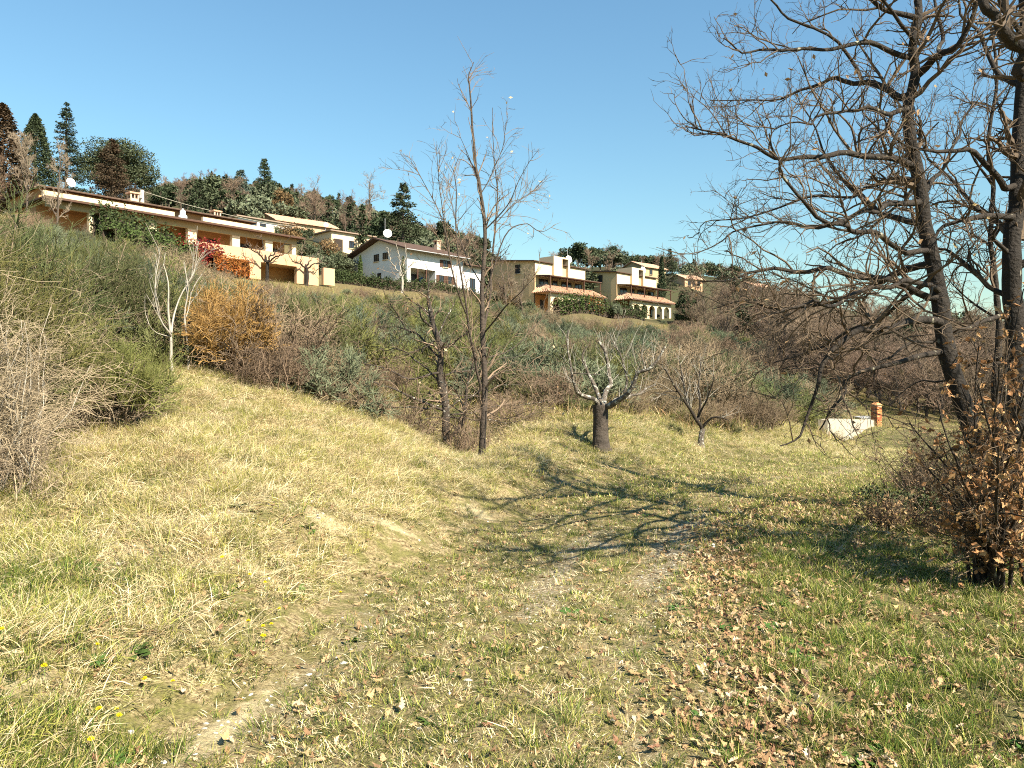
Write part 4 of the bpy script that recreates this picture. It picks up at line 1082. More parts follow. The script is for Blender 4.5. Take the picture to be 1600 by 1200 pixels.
# near shrubs, one by one
shrub_thing(broom(1, 3.4, .78, 44, 17, 4, .0042, dead=1.0, lean=(.05, .1), K=6), 'broom_shrub', 'tall yellow green broom at the left edge, the nearest of the big broom bushes', 'shrub', G(-45, 7.0, .05), M_TAN, M_BROOMY)
shrub_thing(broom(11, 2.3, .5, 40, 16, 4, .0040, dead=1.0, lean=(.0, -.1), K=6), 'broom_shrub', 'lower green broom in front of the tall yellow green one at the left edge', 'shrub', G(-5, 7.1, .05), M_TAN, M_BROOM)
shrub_thing(broom(2, 3.4, .75, 44, 18, 4, .0048, dead=1.0, lean=(-.1, .2), K=6), 'broom_shrub', 'tall dark green broom right behind the nearest left edge broom', 'shrub', G(5, 8.9, .05), M_WOODY, M_BROOM)
shrub_thing(broom(22, 3.0, .95, 50, 17, 4, .0055, dead=.8, lean=(.1, .2), K=6), 'broom_shrub', 'broad green broom sloping down in front of the hedge of the orange house', 'shrub', G(150, 12.0, .05), M_WOODY, M_BROOM)
shrub_thing(broom(23, 2.7, .95, 44, 18, 4, .0052, K=6), 'broom_shrub', 'grey green broom between the white saplings and the broad sloping broom', 'shrub', G(225, 16.0, .05), M_WOODY, M_BROOMG)
shrub_thing(thicket(3, 1.8, .5, 70, 14, 4, .0028, -.05), 'dead_broom', 'tangle of grey dead stems at the foot of the left edge broom', 'shrub', G(-30, 6.3, .05), M_GREYSTEM, M_TAN, parts=('stems', 'twigs'))
shrub_thing(thicket(31, 1.6, .75, 60, 14, 4, .003, .05), 'dead_broom', 'brown dead shrub right of the grey dead stems at the left edge', 'shrub', G(-35, 7.7, .05), M_WOODY, M_BRAMBLE, parts=('stems', 'twigs'))
shrub_thing(thicket(33, .9, .6, 50, 12, 4, .0026, -.05), 'dead_broom', 'low tan heap of dead stems in front of the left edge brooms', 'shrub', G(-40, 6.1, .05), M_TAN, M_WOODY, parts=('stems', 'twigs'))
shrub_thing(thicket(34, 1.8, .6, 60, 12, 4, .004, .1), 'dead_broom', 'brown leafless tangle in the middle of the left broom mass', 'shrub', G(50, 11.2, .05), M_WOODY, M_BRAMBLE, parts=('stems', 'twigs'))
shrub_thing(thicket(32, 1.55, .75, 56, 12, 4, .0036, .1), 'dead_broom', 'arching tan leafless shrub behind the round broom', 'shrub', G(140, 13.2, .05), M_TAN, M_WOODY, parts=('stems', 'twigs'))
shrub_thing(broom(4, 1.55, .72, 66, 26, 3, .0034, spread=1.0, dome=.5, dead=.3, up=.5), 'broom_shrub', 'neat round broom bush with brown skirt standing alone on the dry bank', 'shrub', G(160, 8.7, .04), M_WOODY, M_BROOMY)
shrub_thing(broom(5, 1.8, .58, 60, 26, 3, .0042, spread=.95, dome=.3), 'dead_broom', 'orange brown dead broom bush on the bank right of the white saplings', 'shrub', G(362, 11.7, .05), M_BRAMBLE, M_ORANGE)
shrub_thing(broom(6, 2.3, .85, 52, 26, 3, .0045), 'broom_shrub', 'dense dark green broom right of the orange brown dead bush', 'shrub', G(488, 14.6, .05), M_WOODY, M_BROOM)
shrub_thing(thicket(7, .95, .65, 60, 14, 4, .0042), 'bramble_thicket', 'brown leafless thicket in front of the dense dark green broom', 'shrub', G(492, 12.5, .05), M_BRAMBLE, M_BRAMBLE, parts=('stems', 'twigs'))
shrub_thing(thicket(8, .85, .6, 60, 14, 4, .004), 'bramble_thicket', 'brown scrub at the right foot of the orange brown dead bush', 'shrub', G(420, 11.6, .05), M_BRAMBLE, M_BRAMBLE, parts=('stems', 'twigs'))

M_IVY = mat('ivy_leaf', (.06, .075, .028), var=.2, noise=(.10, .105, .05), noise_scale=6)
def leafy_clump(name, label, cat, loc, rad, hgt, n, size, m, seed):
    r = np.random.default_rng(seed)
    root = empty(name, loc, 0, label, cat)
    st, tw = thicket(seed, hgt, rad * .8, 26, 6, 2, .004)
    tag(st.build('stems', M_BRAMBLE0, root), kind='stuff')
    u = unit(r.normal(0, 1, (n, 3))); u[:, 2] = np.abs(u[:, 2])
    k = 9; cc = r.uniform(-.6, .6, (k, 2)) * rad; w = r.integers(0, k, n)
    P = np.concatenate([cc[w], np.zeros((n, 1))], 1) + u * np.array([rad * .5, rad * .5, hgt * .8]) * r.uniform(.35, 1, (n, 1)) ** .5 * r.uniform(.6, 1.1, k)[w][:, None]
    mb = MB(); leaf_cards(mb, P, r, size); tag(mb.build('foliage', m, root), kind='stuff')
M_BRAMBLE0 = mat('undershrub_stem', (.16, .11, .07))
leafy_clump('ivy_mound', 'low grey green ivy mound among brown leaves at the right of the track bend', 'shrub', G(1405, 9.6, .03), .62, .42, 2600, .022, M_IVY, 41)
None and leafy_clump('leaf_heap', 'heap of brown dead leaves and twigs left of the low ivy mound', 'leaf heap', G(1320, 9.3, .03), .6, .2, 1500, .022, M_BRAMBLE, 42)


# scrub on the shaded right side of the bend, and more drooping growth there
for i, (px, Y, hg, rd, lb, mm) in enumerate([(1455, 11.8, .6, .5, 'dark brown thicket behind the leafy oak bush, seen through its twigs', M_WOODY), (1500, 10.4, 1.3, .9, 'tall brown thicket round the foot of the leaning oak', M_WOODY), (1570, 9.6, 1.5, 1.0, 'tall tangled thicket behind the leafy oak bush at the right edge', M_BRAMBLE), (1395, 8.4, .35, .4, 'small tuft of brown twigs on the verge in front of the ivy mound', M_BRAMBLE), (1540, 7.9, .6, .6, 'low tangle of twigs at the foot of the leafy oak bush', M_BRAMBLE)]):
    r = np.random.default_rng(500 + i)
    root = empty('scrub', G(px, Y, .04), 0, lb, 'shrub')
    st, tw = thicket(500 + i, hg, rd, 46, 10, 4, .0034)
    tag(st.build('stems', mm, root), kind='stuff'); tag(tw.build('twigs', M_TWIG, root), kind='stuff')
    V = np.concatenate(tw.v); P = V[r.integers(0, len(V), 520)]
    lf = MB(); leaf_cards(lf, P[:260], r, .022, 0); leaf_cards(lf, P[260:], r, .022, 1)
    tag(lf.build('leaves', [M_LEAF[0], M_LEAF[2]], root), kind='stuff')

for i, (px, Y, hg, rd, lb) in enumerate([(735, 13.0, .8, .5, 'thin brown saplings round the feet of the gnarled tree and the young oak'), (640, 12.9, .6, .6, 'tan scrub left of the gnarled tree'), (800, 14.9, .7, .7, 'tan scrub between the young oak and the pollarded tree'), (868, 16.2, .9, .7, 'tall tan scrub behind the left arm of the pollarded tree'), (560, 12.2, .6, .65, 'tan scrub on the bank crest far left of the gnarled tree')]):
    root = empty('scrub', G(px, Y, .04), 0, lb, 'shrub')
    st, tw = thicket(540 + i, hg, rd, 40, 9, 4, .0034)
    tag(st.build('stems', M_BRAMBLE, root), kind='stuff'); tag(tw.build('twigs', M_TWIGT, root), kind='stuff')
# ------------------------------------------------------------------ houses
def plain(name, col, **k): return mat(name, col, **k)
M_OCHRE = plain('ochre_render', (.48, .23, .095), noise=(.46, .26, .11), noise_scale=.6, noise2=(.40, .24, .12), noise2_scale=.35, noise2_thr=(.62, .8))
M_ORANGEW = plain('orange_render', (.55, .25, .085), noise=(.47, .21, .075), noise_scale=.7)
M_CREAM = plain('cream_render', (.68, .53, .34), noise=(.58, .44, .28), noise_scale=.7)
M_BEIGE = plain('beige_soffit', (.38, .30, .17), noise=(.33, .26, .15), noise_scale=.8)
M_PEACH = plain('peach_render', (.60, .35, .21), noise=(.55, .35, .18), noise_scale=.5)
M_WHITEW = plain('white_render', (.72, .70, .66), noise=(.64, .62, .57), noise_scale=.5, noise2=(.52, .50, .45), noise2_scale=.3, noise2_thr=(.64, .85))
M_YELLOW_W = plain('yellow_render', (.68, .48, .25), noise=(.60, .42, .21), noise_scale=.5, noise2=(.52, .38, .20), noise2_scale=.35, noise2_thr=(.62, .82))
M_PALEY = plain('pale_yellow_render', (.70, .55, .35), noise=(.61, .47, .29), noise_scale=.6)
M_ROOFEDGE = plain('dark_brown_roof_edge', (.07, .042, .03), noise=(.12, .07, .045), noise_scale=3)
M_ROOFGREY = plain('weathered_roof_sheet', (.30, .22, .16), noise=(.20, .14, .10), noise_scale=1.5)
M_TILE = plain('terracotta_tiles', (.46, .24, .14), noise=(.60, .42, .30), noise_scale=5, noise2=(.26, .14, .09), noise2_scale=3.2, noise2_thr=(.58, .66), bump=.6, bump_scale=5)
M_GLASS = plain('window_glass', (.02, .024, .03), rough=.12, spec=.6)
M_SHUTTER = plain('dark_shutter', (.04, .028, .02), rough=.6)
M_WOODP = plain('brown_wood_post', (.09, .045, .028), rough=.7)
M_WHITEP = plain('white_paint', (.80, .79, .76), rough=.5)
M_BRICKC = plain('chimney_render', (.60, .44, .31), noise=(.45, .28, .18), noise_scale=4)
M_DARKIN = plain('dark_flue', (.015, .013, .012))
M_METAL = plain('grey_metal', (.35, .35, .35), rough=.4)

def house(px, Y, z, theta, label, name='house', group=None):
    x = (px - 800) / LENS_PX * Y
    return empty(name, (x, Y, z), math.radians(90 - theta), label, 'house', group)
def pbox(name, parent, m, *b, label=None):
    o = MB().box(*b).build(name, m, parent)
    if label: o['label'] = label
    return o
def window(parent, x0, x1, z0, z1, y, side='front', frame=M_SHUTTER, name='window'):
    """frame with glass; side: 'front' faces -y, 'left' faces -x (then x0..x1 run along y)"""
    mb, gl = MB(), MB(); w = .09
    def bx(m, a0, a1, c0, c1, d0, d1):
        if side == 'front': m.box(a0, a1, y - d1, y - d0, c0, c1)
        else: m.box(y - d1, y - d0, a0, a1, c0, c1)
    bx(mb, x0, x1, z1 - w, z1, .01, .08); bx(mb, x0, x1, z0, z0 + w, .01, .08)
    bx(mb, x0, x0 + w, z0 + w, z1 - w, .01, .08); bx(mb, x1 - w, x1, z0 + w, z1 - w, .01, .08)
    xm = (x0 + x1) / 2
    bx(mb, xm - .04, xm + .04, z0 + w, z1 - w, .01, .07)
    f = mb.build(name, frame, parent)
    bx(gl, x0 + w, x1 - w, z0 + w, z1 - w, .012, .03)
    gl.build('pane', M_GLASS, f)
    sl = MB()
    bx(sl, x0 - .1, x1 + .1, z0 - .09, z0 - .005, .01, .16)
    sl.build('sill', M_CREAM, f)
    return f
def chimney(parent, x, y, z0, z1, w=.7):
    c = MB(); c.box(x - w / 2, x + w / 2, y - w / 2, y + w / 2, z0, z1 - .62)
    for sx in (-1, 1):
        for sy in (-1, 1):
            c.box(x + sx * w / 2 - (.14 if sx > 0 else 0), x + sx * w / 2 + (.14 if sx < 0 else 0), y + sy * w / 2 - (.14 if sy > 0 else 0), y + sy * w / 2 + (.14 if sy < 0 else 0), z1 - .62, z1 - .16)
    c.box(x - .05, x + .05, y - w / 2 + .01, y + w / 2 - .01, z1 - .62, z1 - .16)
    o = c.build('chimney', M_BRICKC, parent)
    MB().box(x - w / 2 - .1, x + w / 2 + .1, y - w / 2 - .1, y + w / 2 + .1, z1 - .16, z1).build('chimney_cap', M_TILE, o)
    MB().box(x - w / 2 + .16, x + w / 2 - .16, y - w / 2 + .16, y + w / 2 - .16, z1 - .62, z1 - .3).build('flue', M_DARKIN, o)
def dish(parent, x, y, z, r=.5, mast=.9, nrm=(-.25, -.95, .25)):
    m = MB().tube([(x, y + .12, z - mast), (x, y + .12, z + .1)], .035, 6).build('dish_mast', M_METAL, parent)
    MB().disc_dish((x, y, z), nrm, r, .12).build('satellite_dish', M_WHITEP, m, smooth=True)
def slab(parent, name, corners, t, m):
    b = [Vector(c) for c in corners]
    return MB().hexa([tuple(c) for c in b], [tuple(c + Vector((0, 0, t))) for c in b]).build(name, m, parent)

# long orange house --------------------------------------------------
oh = house(60, 68, 14.3, 40, 'long low orange house with two stepped flat roofs at the top left', 'orange_house')
pbox('wall', oh, M_OCHRE, .6, 26.6, 2.4, 9, -1.9, 3.2)
pbox('porch_floor', oh, M_BEIGE, .6, 26.6, -.4, 2.4, -1.9, 0)
pbox('lower_roof', oh, M_ROOFEDGE, 0.2, 27.2, -.9, 9.4, 3.21, 3.34)
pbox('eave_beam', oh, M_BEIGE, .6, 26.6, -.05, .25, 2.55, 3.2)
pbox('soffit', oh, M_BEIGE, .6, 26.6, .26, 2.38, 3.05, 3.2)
pbox('cream_fascia', oh, M_CREAM, .3, 12.2, -.2, .15, 3.345, 3.92)
pbox('cream_fascia', oh, M_CREAM, 15.2, 23.6, -.2, .15, 3.345, 3.92)
pbox('upper_wall', oh, M_OCHRE, .5, 21.5, 1.4, 9, 3.345, 4.4)
pbox('upper_roof', oh, M_ROOFEDGE, 0, 22, .7, 9.3, 4.402, 4.52)
pbox('upper_roof_deck', oh, M_ROOFGREY, 0.2, 21.8, .9, 9.1, 4.522, 4.58)
for x in (4.2, 9.6, 13.7, 18.6, 22.6, 26.0): pbox('pillar', oh, M_CREAM, x, x + (.9 if x < 24 else .55), 0, .5, 0, 2.548)
for x0, x1 in ((5.6, 6.8), (10.9, 12.2), (15.2, 16.4), (16.9, 18.1), (20.2, 22.0), (24.2, 25.6)): window(oh, x0, x1, .25, 2.2, 2.398)
pbox('side_wall', oh, M_ORANGEW, 23.6, 23.85, .55, 2.35, .005, 3.04)
pbox('side_wall', oh, M_ORANGEW, 14.7, 14.95, .55, 2.35, .005, 3.04)
chimney(oh, 9.6, 3.2, 4.58, 5.9, .85); chimney(oh, 18.6, 3.4, 4.58, 5.6, .8)
dish(oh, 3.2, 1.6, 5.4, .43, 1.0, (.2, -.95, .2))
v = MB().tube([(13.2, .1, 3.34), (13.2, .1, 3.75), (13.2, .1, 3.76), (13.2, .1, 4.25), (13.2, .1, 4.27), (13.2, .1, 4.45)], [.45, .42, .30, .26, .12, .1], 10).build('roof_vent', M_WHITEP, oh)
# terrace in front with garage under it
pbox('terrace_slab', oh, M_PEACH, 12, 25.7, -4.8, -.41, -.8, -.55)
pbox('parapet', oh, M_PEACH, 12, 26.0, -5.05, -4.81, -.8, .42)
pbox('parapet', oh, M_PEACH, 25.71, 26.0, -4.8, -.41, -.8, .42)
pbox('garage_wall', oh, M_ORANGEW, 12, 25.7, -2.6, -2.3, -2.6, -.8)
for x0, x1 in ((17.6, 18.9), (23.2, 26.0)): pbox('garage_pier', oh, M_PEACH, x0, x1, -5.04, -4.6, -2.6, -.802)
pbox('gate_pier', oh, M_PEACH, 26.7, 28.2, -5.0, -4.6, -2.4, -.5)
# white house --------------------------------------------------------
wh = house(636, 105, 14.1, 42, 'white two storey house with a wide shadowed gable and low pitched dark roof', 'white_house')
mb = MB()
mb.box(.6, 10.5, 2.6, 12.1, 0, 5.1)                    # body behind the porch
mb.box(0, .6, 0, 12.1, 0, 5.1)
mb.box(5.2, 10.5, 0, 2.598, 0, 5.1); mb.box(.602, 5.198, 0, 2.598, 2.6, 5.1)
mb.prism([(0, 0)] * 0 + [(0, 5.1), (1, 5.1), (1, 5.1)], 0, .01) if False else None
mb.build('wall', M_WHITEW, wh)
g = MB(); g.hexa([(0.01, 0, 5.102), (10.4, 0, 5.102), (10.4, 12.1, 5.102), (0.01, 12.1, 5.102)], [(.01, 6.0, 6.95), (10.4, 6.0, 6.95), (10.4, 6.1, 6.95), (.01, 6.1, 6.95)])
g.build('gable', M_WHITEW, wh)
pbox('wing_wall', wh, M_WHITEW, 10.502, 15.3, .8, 11, 0, 4.2)
for s, (ya, za, yb, zb) in enumerate((( -1.1, 4.82, 6.05, 7.05), (13.2, 4.82, 6.05, 7.05))):
    slab(wh, 'roof', [(-1.1, ya, za), (11.0, ya, za), (11.0, yb, zb), (-1.1, yb, zb)], .2, M_ROOFEDGE)
slab(wh, 'wing_roof', [(11.02, -.2, 4.1), (16.1, -.2, 4.1), (16.1, 6, 5.2), (11.02, 6, 5.2)], .18, M_ROOFEDGE)
slab(wh, 'wing_roof', [(11.02, 6.01, 5.2), (16.1, 6.01, 5.2), (16.1, 11.8, 4.1), (11.02, 11.8, 4.1)], .18, M_ROOFEDGE)
for x0, y in ((5.35, 0), (6.82, 0), (7.05, 0), (8.42, 0), (6.05, 0), (7.62, 0)):
    z0_, z1_ = (3.3, 4.3) if x0 in (6.05, 7.62) else (.9, 2.1)
    pbox('shutter', wh, M_WOODP, x0, x0 + .52, -.06, -.012, z0_, z1_)
MB().tube([(-1.1, -1.14, 4.86), (11.0, -1.14, 4.86)], .07, 6).build('gutter', M_METAL, wh)
MB().tube([(10.44, -.1, 0), (10.44, -.1, 4.8)], .05, 6).build('drainpipe', M_METAL, wh)
MB().tube([(0.2, -.95, 3.16), (27.2, -.95, 3.16)], .07, 6).build('gutter', M_WOODP, oh)
for x in (1.9, 3.5): pbox('porch_post', wh, M_WOODP, x, x + .18, .05, .23, 0, 2.598)
window(wh, 1.0, 2.4, .1, 2.2, 2.598); window(wh, 3.0, 4.4, .1, 2.2, 2.598)
pbox('blue_shutter', wh, plain('blue_shutter_paint', (.06, .14, .38)), 4.45, 5.1, 2.5, 2.59, .9, 1.9)
window(wh, 5.9, 6.8, .9, 2.1, 0); window(wh, 7.6, 8.4, .9, 2.1, 0); window(wh, 6.6, 7.6, 3.3, 4.3, 0)
window(wh, 12.8, 14.0, .1, 2.4, .8)
window(wh, 6.1, 7.2, 4.0, 5.0, 0, 'left'); window(wh, 4.1, 5.2, 4.1, 5.05, 0, 'left'); window(wh, 5.6, 6.4, 1.2, 2.3, 0, 'left')
chimney(wh, 9.2, 4.0, 6.2, 7.9, .7)
dish(wh, .8, 5.2, 7.9, .62, 1.1, (-.5, -.8, .2))
MB().tube([(1.0, 6.0, 7.1), (1.0, 6.0, 10.2)], .03, 5).build('aerial_mast', M_METAL, wh)
# two yellow houses ---------------------------------------------------
def yellow_house(px, Y, z, label):
    hs = house(px, Y, z, 44, label, 'yellow_house', 'stepped yellow hillside houses')
    D = 9.3
    b = MB(); b.hexa([(0, 0, -1.5), (12.4, 0, -1.5), (12.4, D, -1.5), (0, D, -1.5)], [(0, 0, 8.1), (12.4, 0, 8.1), (12.4, D, 9.1), (0, D, 9.1)])
    b.build('wall', M_YELLOW_W, hs)
    slab(hs, 'roof', [(-.55, -.45, 8.06), (12.8, -.45, 8.06), (12.8, D + .5, 9.16), (-.55, D + .5, 9.16)], .14, M_ROOFEDGE)
    # pale upper storey facing, proud of the wall
    pbox('upper_facade', hs, M_PALEY, 0, 4.0, -.12, -.003, 6.06, 7.9); pbox('upper_facade', hs, M_PALEY, 8.0, 12.4, -.12, -.003, 6.06, 7.9)
    t = MB(); t.box(4.0, 6.1, -.5, 2.6, 6.06, 9.35); t.box(7.55, 8.0, -.5, 2.6, 6.06, 9.35); t.box(6.102, 7.548, .9, 2.6, 6.06, 9.0); t.box(6.102, 7.548, -.5, 2.6, 9.1, 9.35)
    t.build('stair_tower', M_PALEY, hs)
    # terrace canopy and posts
    slab(hs, 'canopy', [(.2, -3.0, 5.62), (13.2, -3.0, 5.62), (13.2, -.13, 5.9), (.2, -.13, 5.9)], .14, M_ROOFEDGE)
    for x in (.4, 4.4, 8.6, 12.9): pbox('canopy_post', hs, M_WOODP, x, x + .14, -2.9, -2.76, 3.3, 5.62)
    for x0, x1 in ((1.0, 3.2), (4.2, 5.4), (6.4, 8.9), (9.8, 11.6)): window(hs, x0, x1, 3.7, 5.5, 0, frame=M_WOODP)
    # hipped tiled roof over the arcade
    r = MB()
    e, ti = 3.15, 4.55
    o1_, o2_ = (-.7, -3.9), (13.3, -3.9)
    r.hexa([(-.7, -3.9, e), (13.5, -3.9, e), (13.5, -.005, e), (-.7, -.005, e)], [(1.0, -1.2, ti), (12.2, -1.2, ti), (12.2, -.005, ti), (1.0, -.005, ti)])
    rf = r.build('tiled_roof', M_TILE, hs)
    rows = MB()                                             # raised courses of cover tiles down the slope
    for x in np.arange(-.4, 13.2, .42):
        xa = min(max(x, 1.05), 12.15)
        rows.tube([(x, -3.93, e + .03), (xa, -1.22, ti + .03)], .085, 5)
    for y in np.arange(-3.6, -.2, .42):
        rows.tube([(-.72, y, e + .03), (.98, min(-.2, max(y, -1.2)), ti + .03)], .085, 5)
    tag(rows.build('cover_tiles', M_TILE, rf), kind='stuff')
    pbox('roof_edge', hs, M_ROOFEDGE, -.75, 13.55, -3.95, -3.86, 2.98, 3.148)
    # arcade
    n, wcol = 5, .62
    pitch = (12.4 - wcol) / n
    for i in range(n + 1): pbox('column', hs, M_PALEY, i * pitch, i * pitch + wcol, -3.3, -2.8, -1.5, 1.75)
    ar = MB()
    for i in range(n):
        x0, x1 = i * pitch + wcol, (i + 1) * pitch
        c, rr = (x0 + x1) / 2, (x1 - x0) / 2
        A = np.linspace(math.pi, 0, 9)
        for k in range(8):
            xa, xb = c + rr * math.cos(A[k]), c + rr * math.cos(A[k + 1])
            za, zb = 1.75 + rr * math.sin(A[k]) * .75, 1.75 + rr * math.sin(A[k + 1]) * .75
            ar.hexa([(xa, -3.3, za), (xb, -3.3, zb), (xb, -2.8, zb), (xa, -2.8, za)], [(xa, -3.3, 2.97), (xb, -3.3, 2.97), (xb, -2.8, 2.97), (xa, -2.8, 2.97)])
    for i in range(n + 1): ar.box(i * pitch, i * pitch + wcol, -3.3, -2.8, 1.752, 2.97)
    ar.build('arches', M_PALEY, hs)
    pbox('porch_floor', hs, M_CREAM, -.4, 12.8, -3.6, -.01, -1.8, .0)
    pbox('porch_wall', hs, M_ORANGEW, .1, 12.3, -.12, -.008, .002, 3.0)
    for x0, x1 in ((1.1, 2.1), (3.3, 4.5), (6.0, 7.0), (8.0, 9.4), (10.4, 11.4)): window(hs, x0, x1, .1, 2.2, -.12, frame=M_WOODP)
    window(hs, 3.0, 4.1, 6.5, 7.9, 0, 'left'); window(hs, 6.6, 7.5, 3.4, 4.8, 0, 'left')
    dish(hs, 8.6, .3, 9.35, .62, 1.3, (-.2, -.95, .2))
    MB().tube([(8.9, .8, 8.3), (8.9, .8, 11.2)], .03, 5).build('aerial_mast', M_METAL, hs)
    MB().tube([(-.12, -.1, -.5), (-.12, -.1, 8.0)], .06, 6).build('drainpipe', M_ROOFEDGE, hs)
    return hs
yellow_house(835, 119, 11.5, 'yellow house with tiled arcade, the left and nearer of the two stepped yellow houses')
yellow_house(963, 135, 12.0, 'yellow house with tiled arcade, the right and farther of the two stepped yellow houses')

# smaller houses behind ----------------------------------------------
def small_house(px, py, Y, theta, w, d, ht, wallm, roofm, label, wins, pitched=True, over=.5):
    z = W(px, py, Y)[2]
    hs = house(px, Y, z, theta, label, 'small_house')
    pbox('wall', hs, wallm, 0, w, 0, d, -1.2, ht)
    if pitched:
        rs = d * .22
        for ya, yb in ((-over, d / 2), (d + over, d / 2)):
            slab(hs, 'roof', [(-over, ya, ht - .05), (w + over, ya, ht - .05), (w + over, yb, ht + rs), (-over, yb, ht + rs)], .18, roofm)
        MB().hexa([(.01, 0, ht + .002), (w - .01, 0, ht + .002), (w - .01, d, ht + .002), (.01, d, ht + .002)], [(.01, d / 2 - .05, ht + rs - .03), (w - .01, d / 2 - .05, ht + rs - .03), (w - .01, d / 2 + .05, ht + rs - .03), (.01, d / 2 + .05, ht + rs - .03)]).build('gable', wallm, hs)
    else:
        pbox('roof', hs, roofm, -over, w + over, -over, d + over, ht + .002, ht + .2)
    for x0, x1, z0, z1 in wins: window(hs, x0, x1, z0, z1, 0)
    return hs
small_house(372, 364, 126, 42, 10, 7, 2.7, M_WHITEW, M_ROOFGREY, 'small white flat roofed house peeping over the orange house', [(2.2, 3.3, .9, 2.2), (3.9, 5.0, .9, 2.2), (7.6, 8.4, .9, 1.9)], False)
small_house(432, 372, 140, 48, 12, 8, 3.2, M_PEACH, M_TILE, 'house with an orange tiled roof half hidden by bare trees above the white house', [(2, 3.2, .8, 2.1), (6, 7.2, .8, 2.1)])
ch = small_house(518, 392, 132, 45, 8.5, 6, 3.4, M_CREAM, M_ROOFGREY, 'cream house with a porch and white dish just left of the white house', [(3.5, 4.6, .9, 2.2), (6.2, 7.2, .9, 2.2)], False)
pbox('porch_shade_panel', ch, M_SHUTTER, .5, 2.2, -.06, -.004, .1, 2.2)  # dark panel on the wall stands in for the shade inside the porch
dish(ch, -.2, 1.5, 4.6, .4, 1.0)
small_house(1070, 449, 195, 60, 6, 6, 2.2, M_PEACH, M_TILE, 'tiny pink house with a red gabled roof up the hill, right of both yellow houses', [(1, 2, .5, 1.7), (2.6, 3.6, .5, 1.7), (4.2, 5.2, .5, 1.7)])
small_house(1006, 432, 178, 50, 8, 7, 2.2, M_BEIGE, M_TILE, 'house with a brown hipped roof behind the right yellow house', [(2, 3, .6, 1.8)])
small_house(1180, 462, 215, 55, 7, 6, 2.6, M_WHITEW, M_TILE, 'pale cottage glimpsed through the oak twigs on the far hillside', [(1.5, 2.5, .6, 1.8), (4, 5, .6, 1.8)])

# utility pole and cable ---------------------------------------------
px_, Yp = 222, 80.0
pole = empty('utility_pole', (W(px_, 0, Yp)[0], Yp, hz(W(px_, 0, Yp)[0], Yp) - .2), 0, 'pale concrete utility pole rising behind the roof of the orange house', 'pole')
zt = W(px_, 297, Yp)[2] - pole.location.z
MB().tube([(0, 0, 0), (0, 0, zt)], [.24, .2], 8).build('pole', plain('concrete_pole', (.52, .46, .36), noise=(.42, .37, .29)), pole)
MB().box(-.1, .1, -.35, -.2, zt - .9, zt - .3).build('insulator', M_METAL, pole)
cab = Wn([(223, 299, 80), (300, 322, 92), (404, 346, 112), (452, 353, 122), (520, 362, 138), (600, 372, 160), (700, 378, 190)])
o = MB().tubes(*curve(cab, .035, .05, rg, 2.0), 5).build('overhead_cable', plain('cable_sheath', (.42, .37, .28)))
tag(o, 'thin overhead cable sloping from the concrete pole above the roofs', 'cable')

# low pale wall, brick pillar and box by the far meadow -----------------
def low_wall():
    a = Wn([(1293, 690, 26), (1335, 682, 31), (1366, 669, 36)]); q = catmull(a, 9)
    top = np.interp(np.linspace(0, 1, 9), [0, .15, 1], [W(0, 656, 26)[2], W(0, 654, 27.5)[2], W(0, 656, 36)[2]])
    root = empty('retaining_wall', tuple(q[0]), 0, 'low pale rendered wall at the far edge of the meadow', 'wall')
    mb = MB(); d = unit(np.gradient(q[:, :2], axis=0)); n = np.stack([-d[:, 1], d[:, 0]], 1)
    v = []
    for i in range(9):
        for s in (0, .3):
            for z in (min(hz(*q[i, :2]), q[i, 2]) - .5, top[i]): v.append((q[i, 0] + n[i, 0] * s - q[0, 0], q[i, 1] + n[i, 1] * s - q[0, 1], z - q[0, 2]))
    f = []
    for i in range(8):
        k = i * 4
        f += [(k, k + 4, k + 5, k + 1), (k + 2, k + 3, k + 7, k + 6), (k + 1, k + 5, k + 7, k + 3)]
    f += [(0, 1, 3, 2), (32, 34, 35, 33)]
    mb.add(v, f)
    mb.build('wall', plain('pale_wall_render', (.42, .37, .285), noise=(.34, .29, .21), noise_scale=1.2, noise2=(.30, .25, .18), noise2_scale=1.8, noise2_thr=(.66, .8), world_coords=True), root)
low_wall()
bp = empty('brick_pillar', G(1369, 37.5, .1), math.radians(30), 'orange brick gate pillar at the end of the low pale wall', 'pillar')
M_BRICK = [plain('orange_brick', (.55, .18, .06)), plain('red_brick', (.42, .12, .05)), plain('pale_brick', (.60, .27, .11))]
zt = W(1369, 629, 37.5)[2] - bp.location.z
MB().box(-.165, .165, -.165, .165, 0, zt - .12).build('mortar_core', plain('mortar', (.42, .33, .24)), bp)
nb = int((zt - .12) / .088)
bm_ = [MB().box(-.085, .085, -.03, .03, -.035, .035).mesh('brick', m) for m in M_BRICK]
for c in range(nb):
    for k, (ox, oy, a) in enumerate([(-.07, -.155, 0), (.09, -.156, 0), (-.155, .07, 90), (-.156, -.09, 90), (.155, -.07, 90), (.156, .09, 90)]):
        if k in (0, 1) and c % 2: ox *= .86
        o = bpy.data.objects.new('brick', bm_[int(rg.integers(0, 3))]); COL.objects.link(o); o.parent = bp
        o.location = (ox, oy, .05 + c * .088); o.rotation_euler = (0, 0, math.radians(a))
cp = MB(); cp.hexa([(-.21, -.21, zt - .118), (.21, -.21, zt - .118), (.21, .21, zt - .118), (-.21, .21, zt - .118)], [(-.08, -.08, zt), (.08, -.08, zt), (.08, .08, zt), (-.08, .08, zt)])
cp.build('pillar_cap', M_BRICK[2], bp)
cx, cy, cz = G(1350, 40)
cz = W(1350, 660, 40)[2]
cb = empty('white_cabinet', (cx, cy, cz), .4, 'small white cabinet behind the low wall beside the brick pillar', 'cabinet')
MB().box(-.45, .45, -.2, .2, -.4, .22).build('body', M_WHITEP, cb)
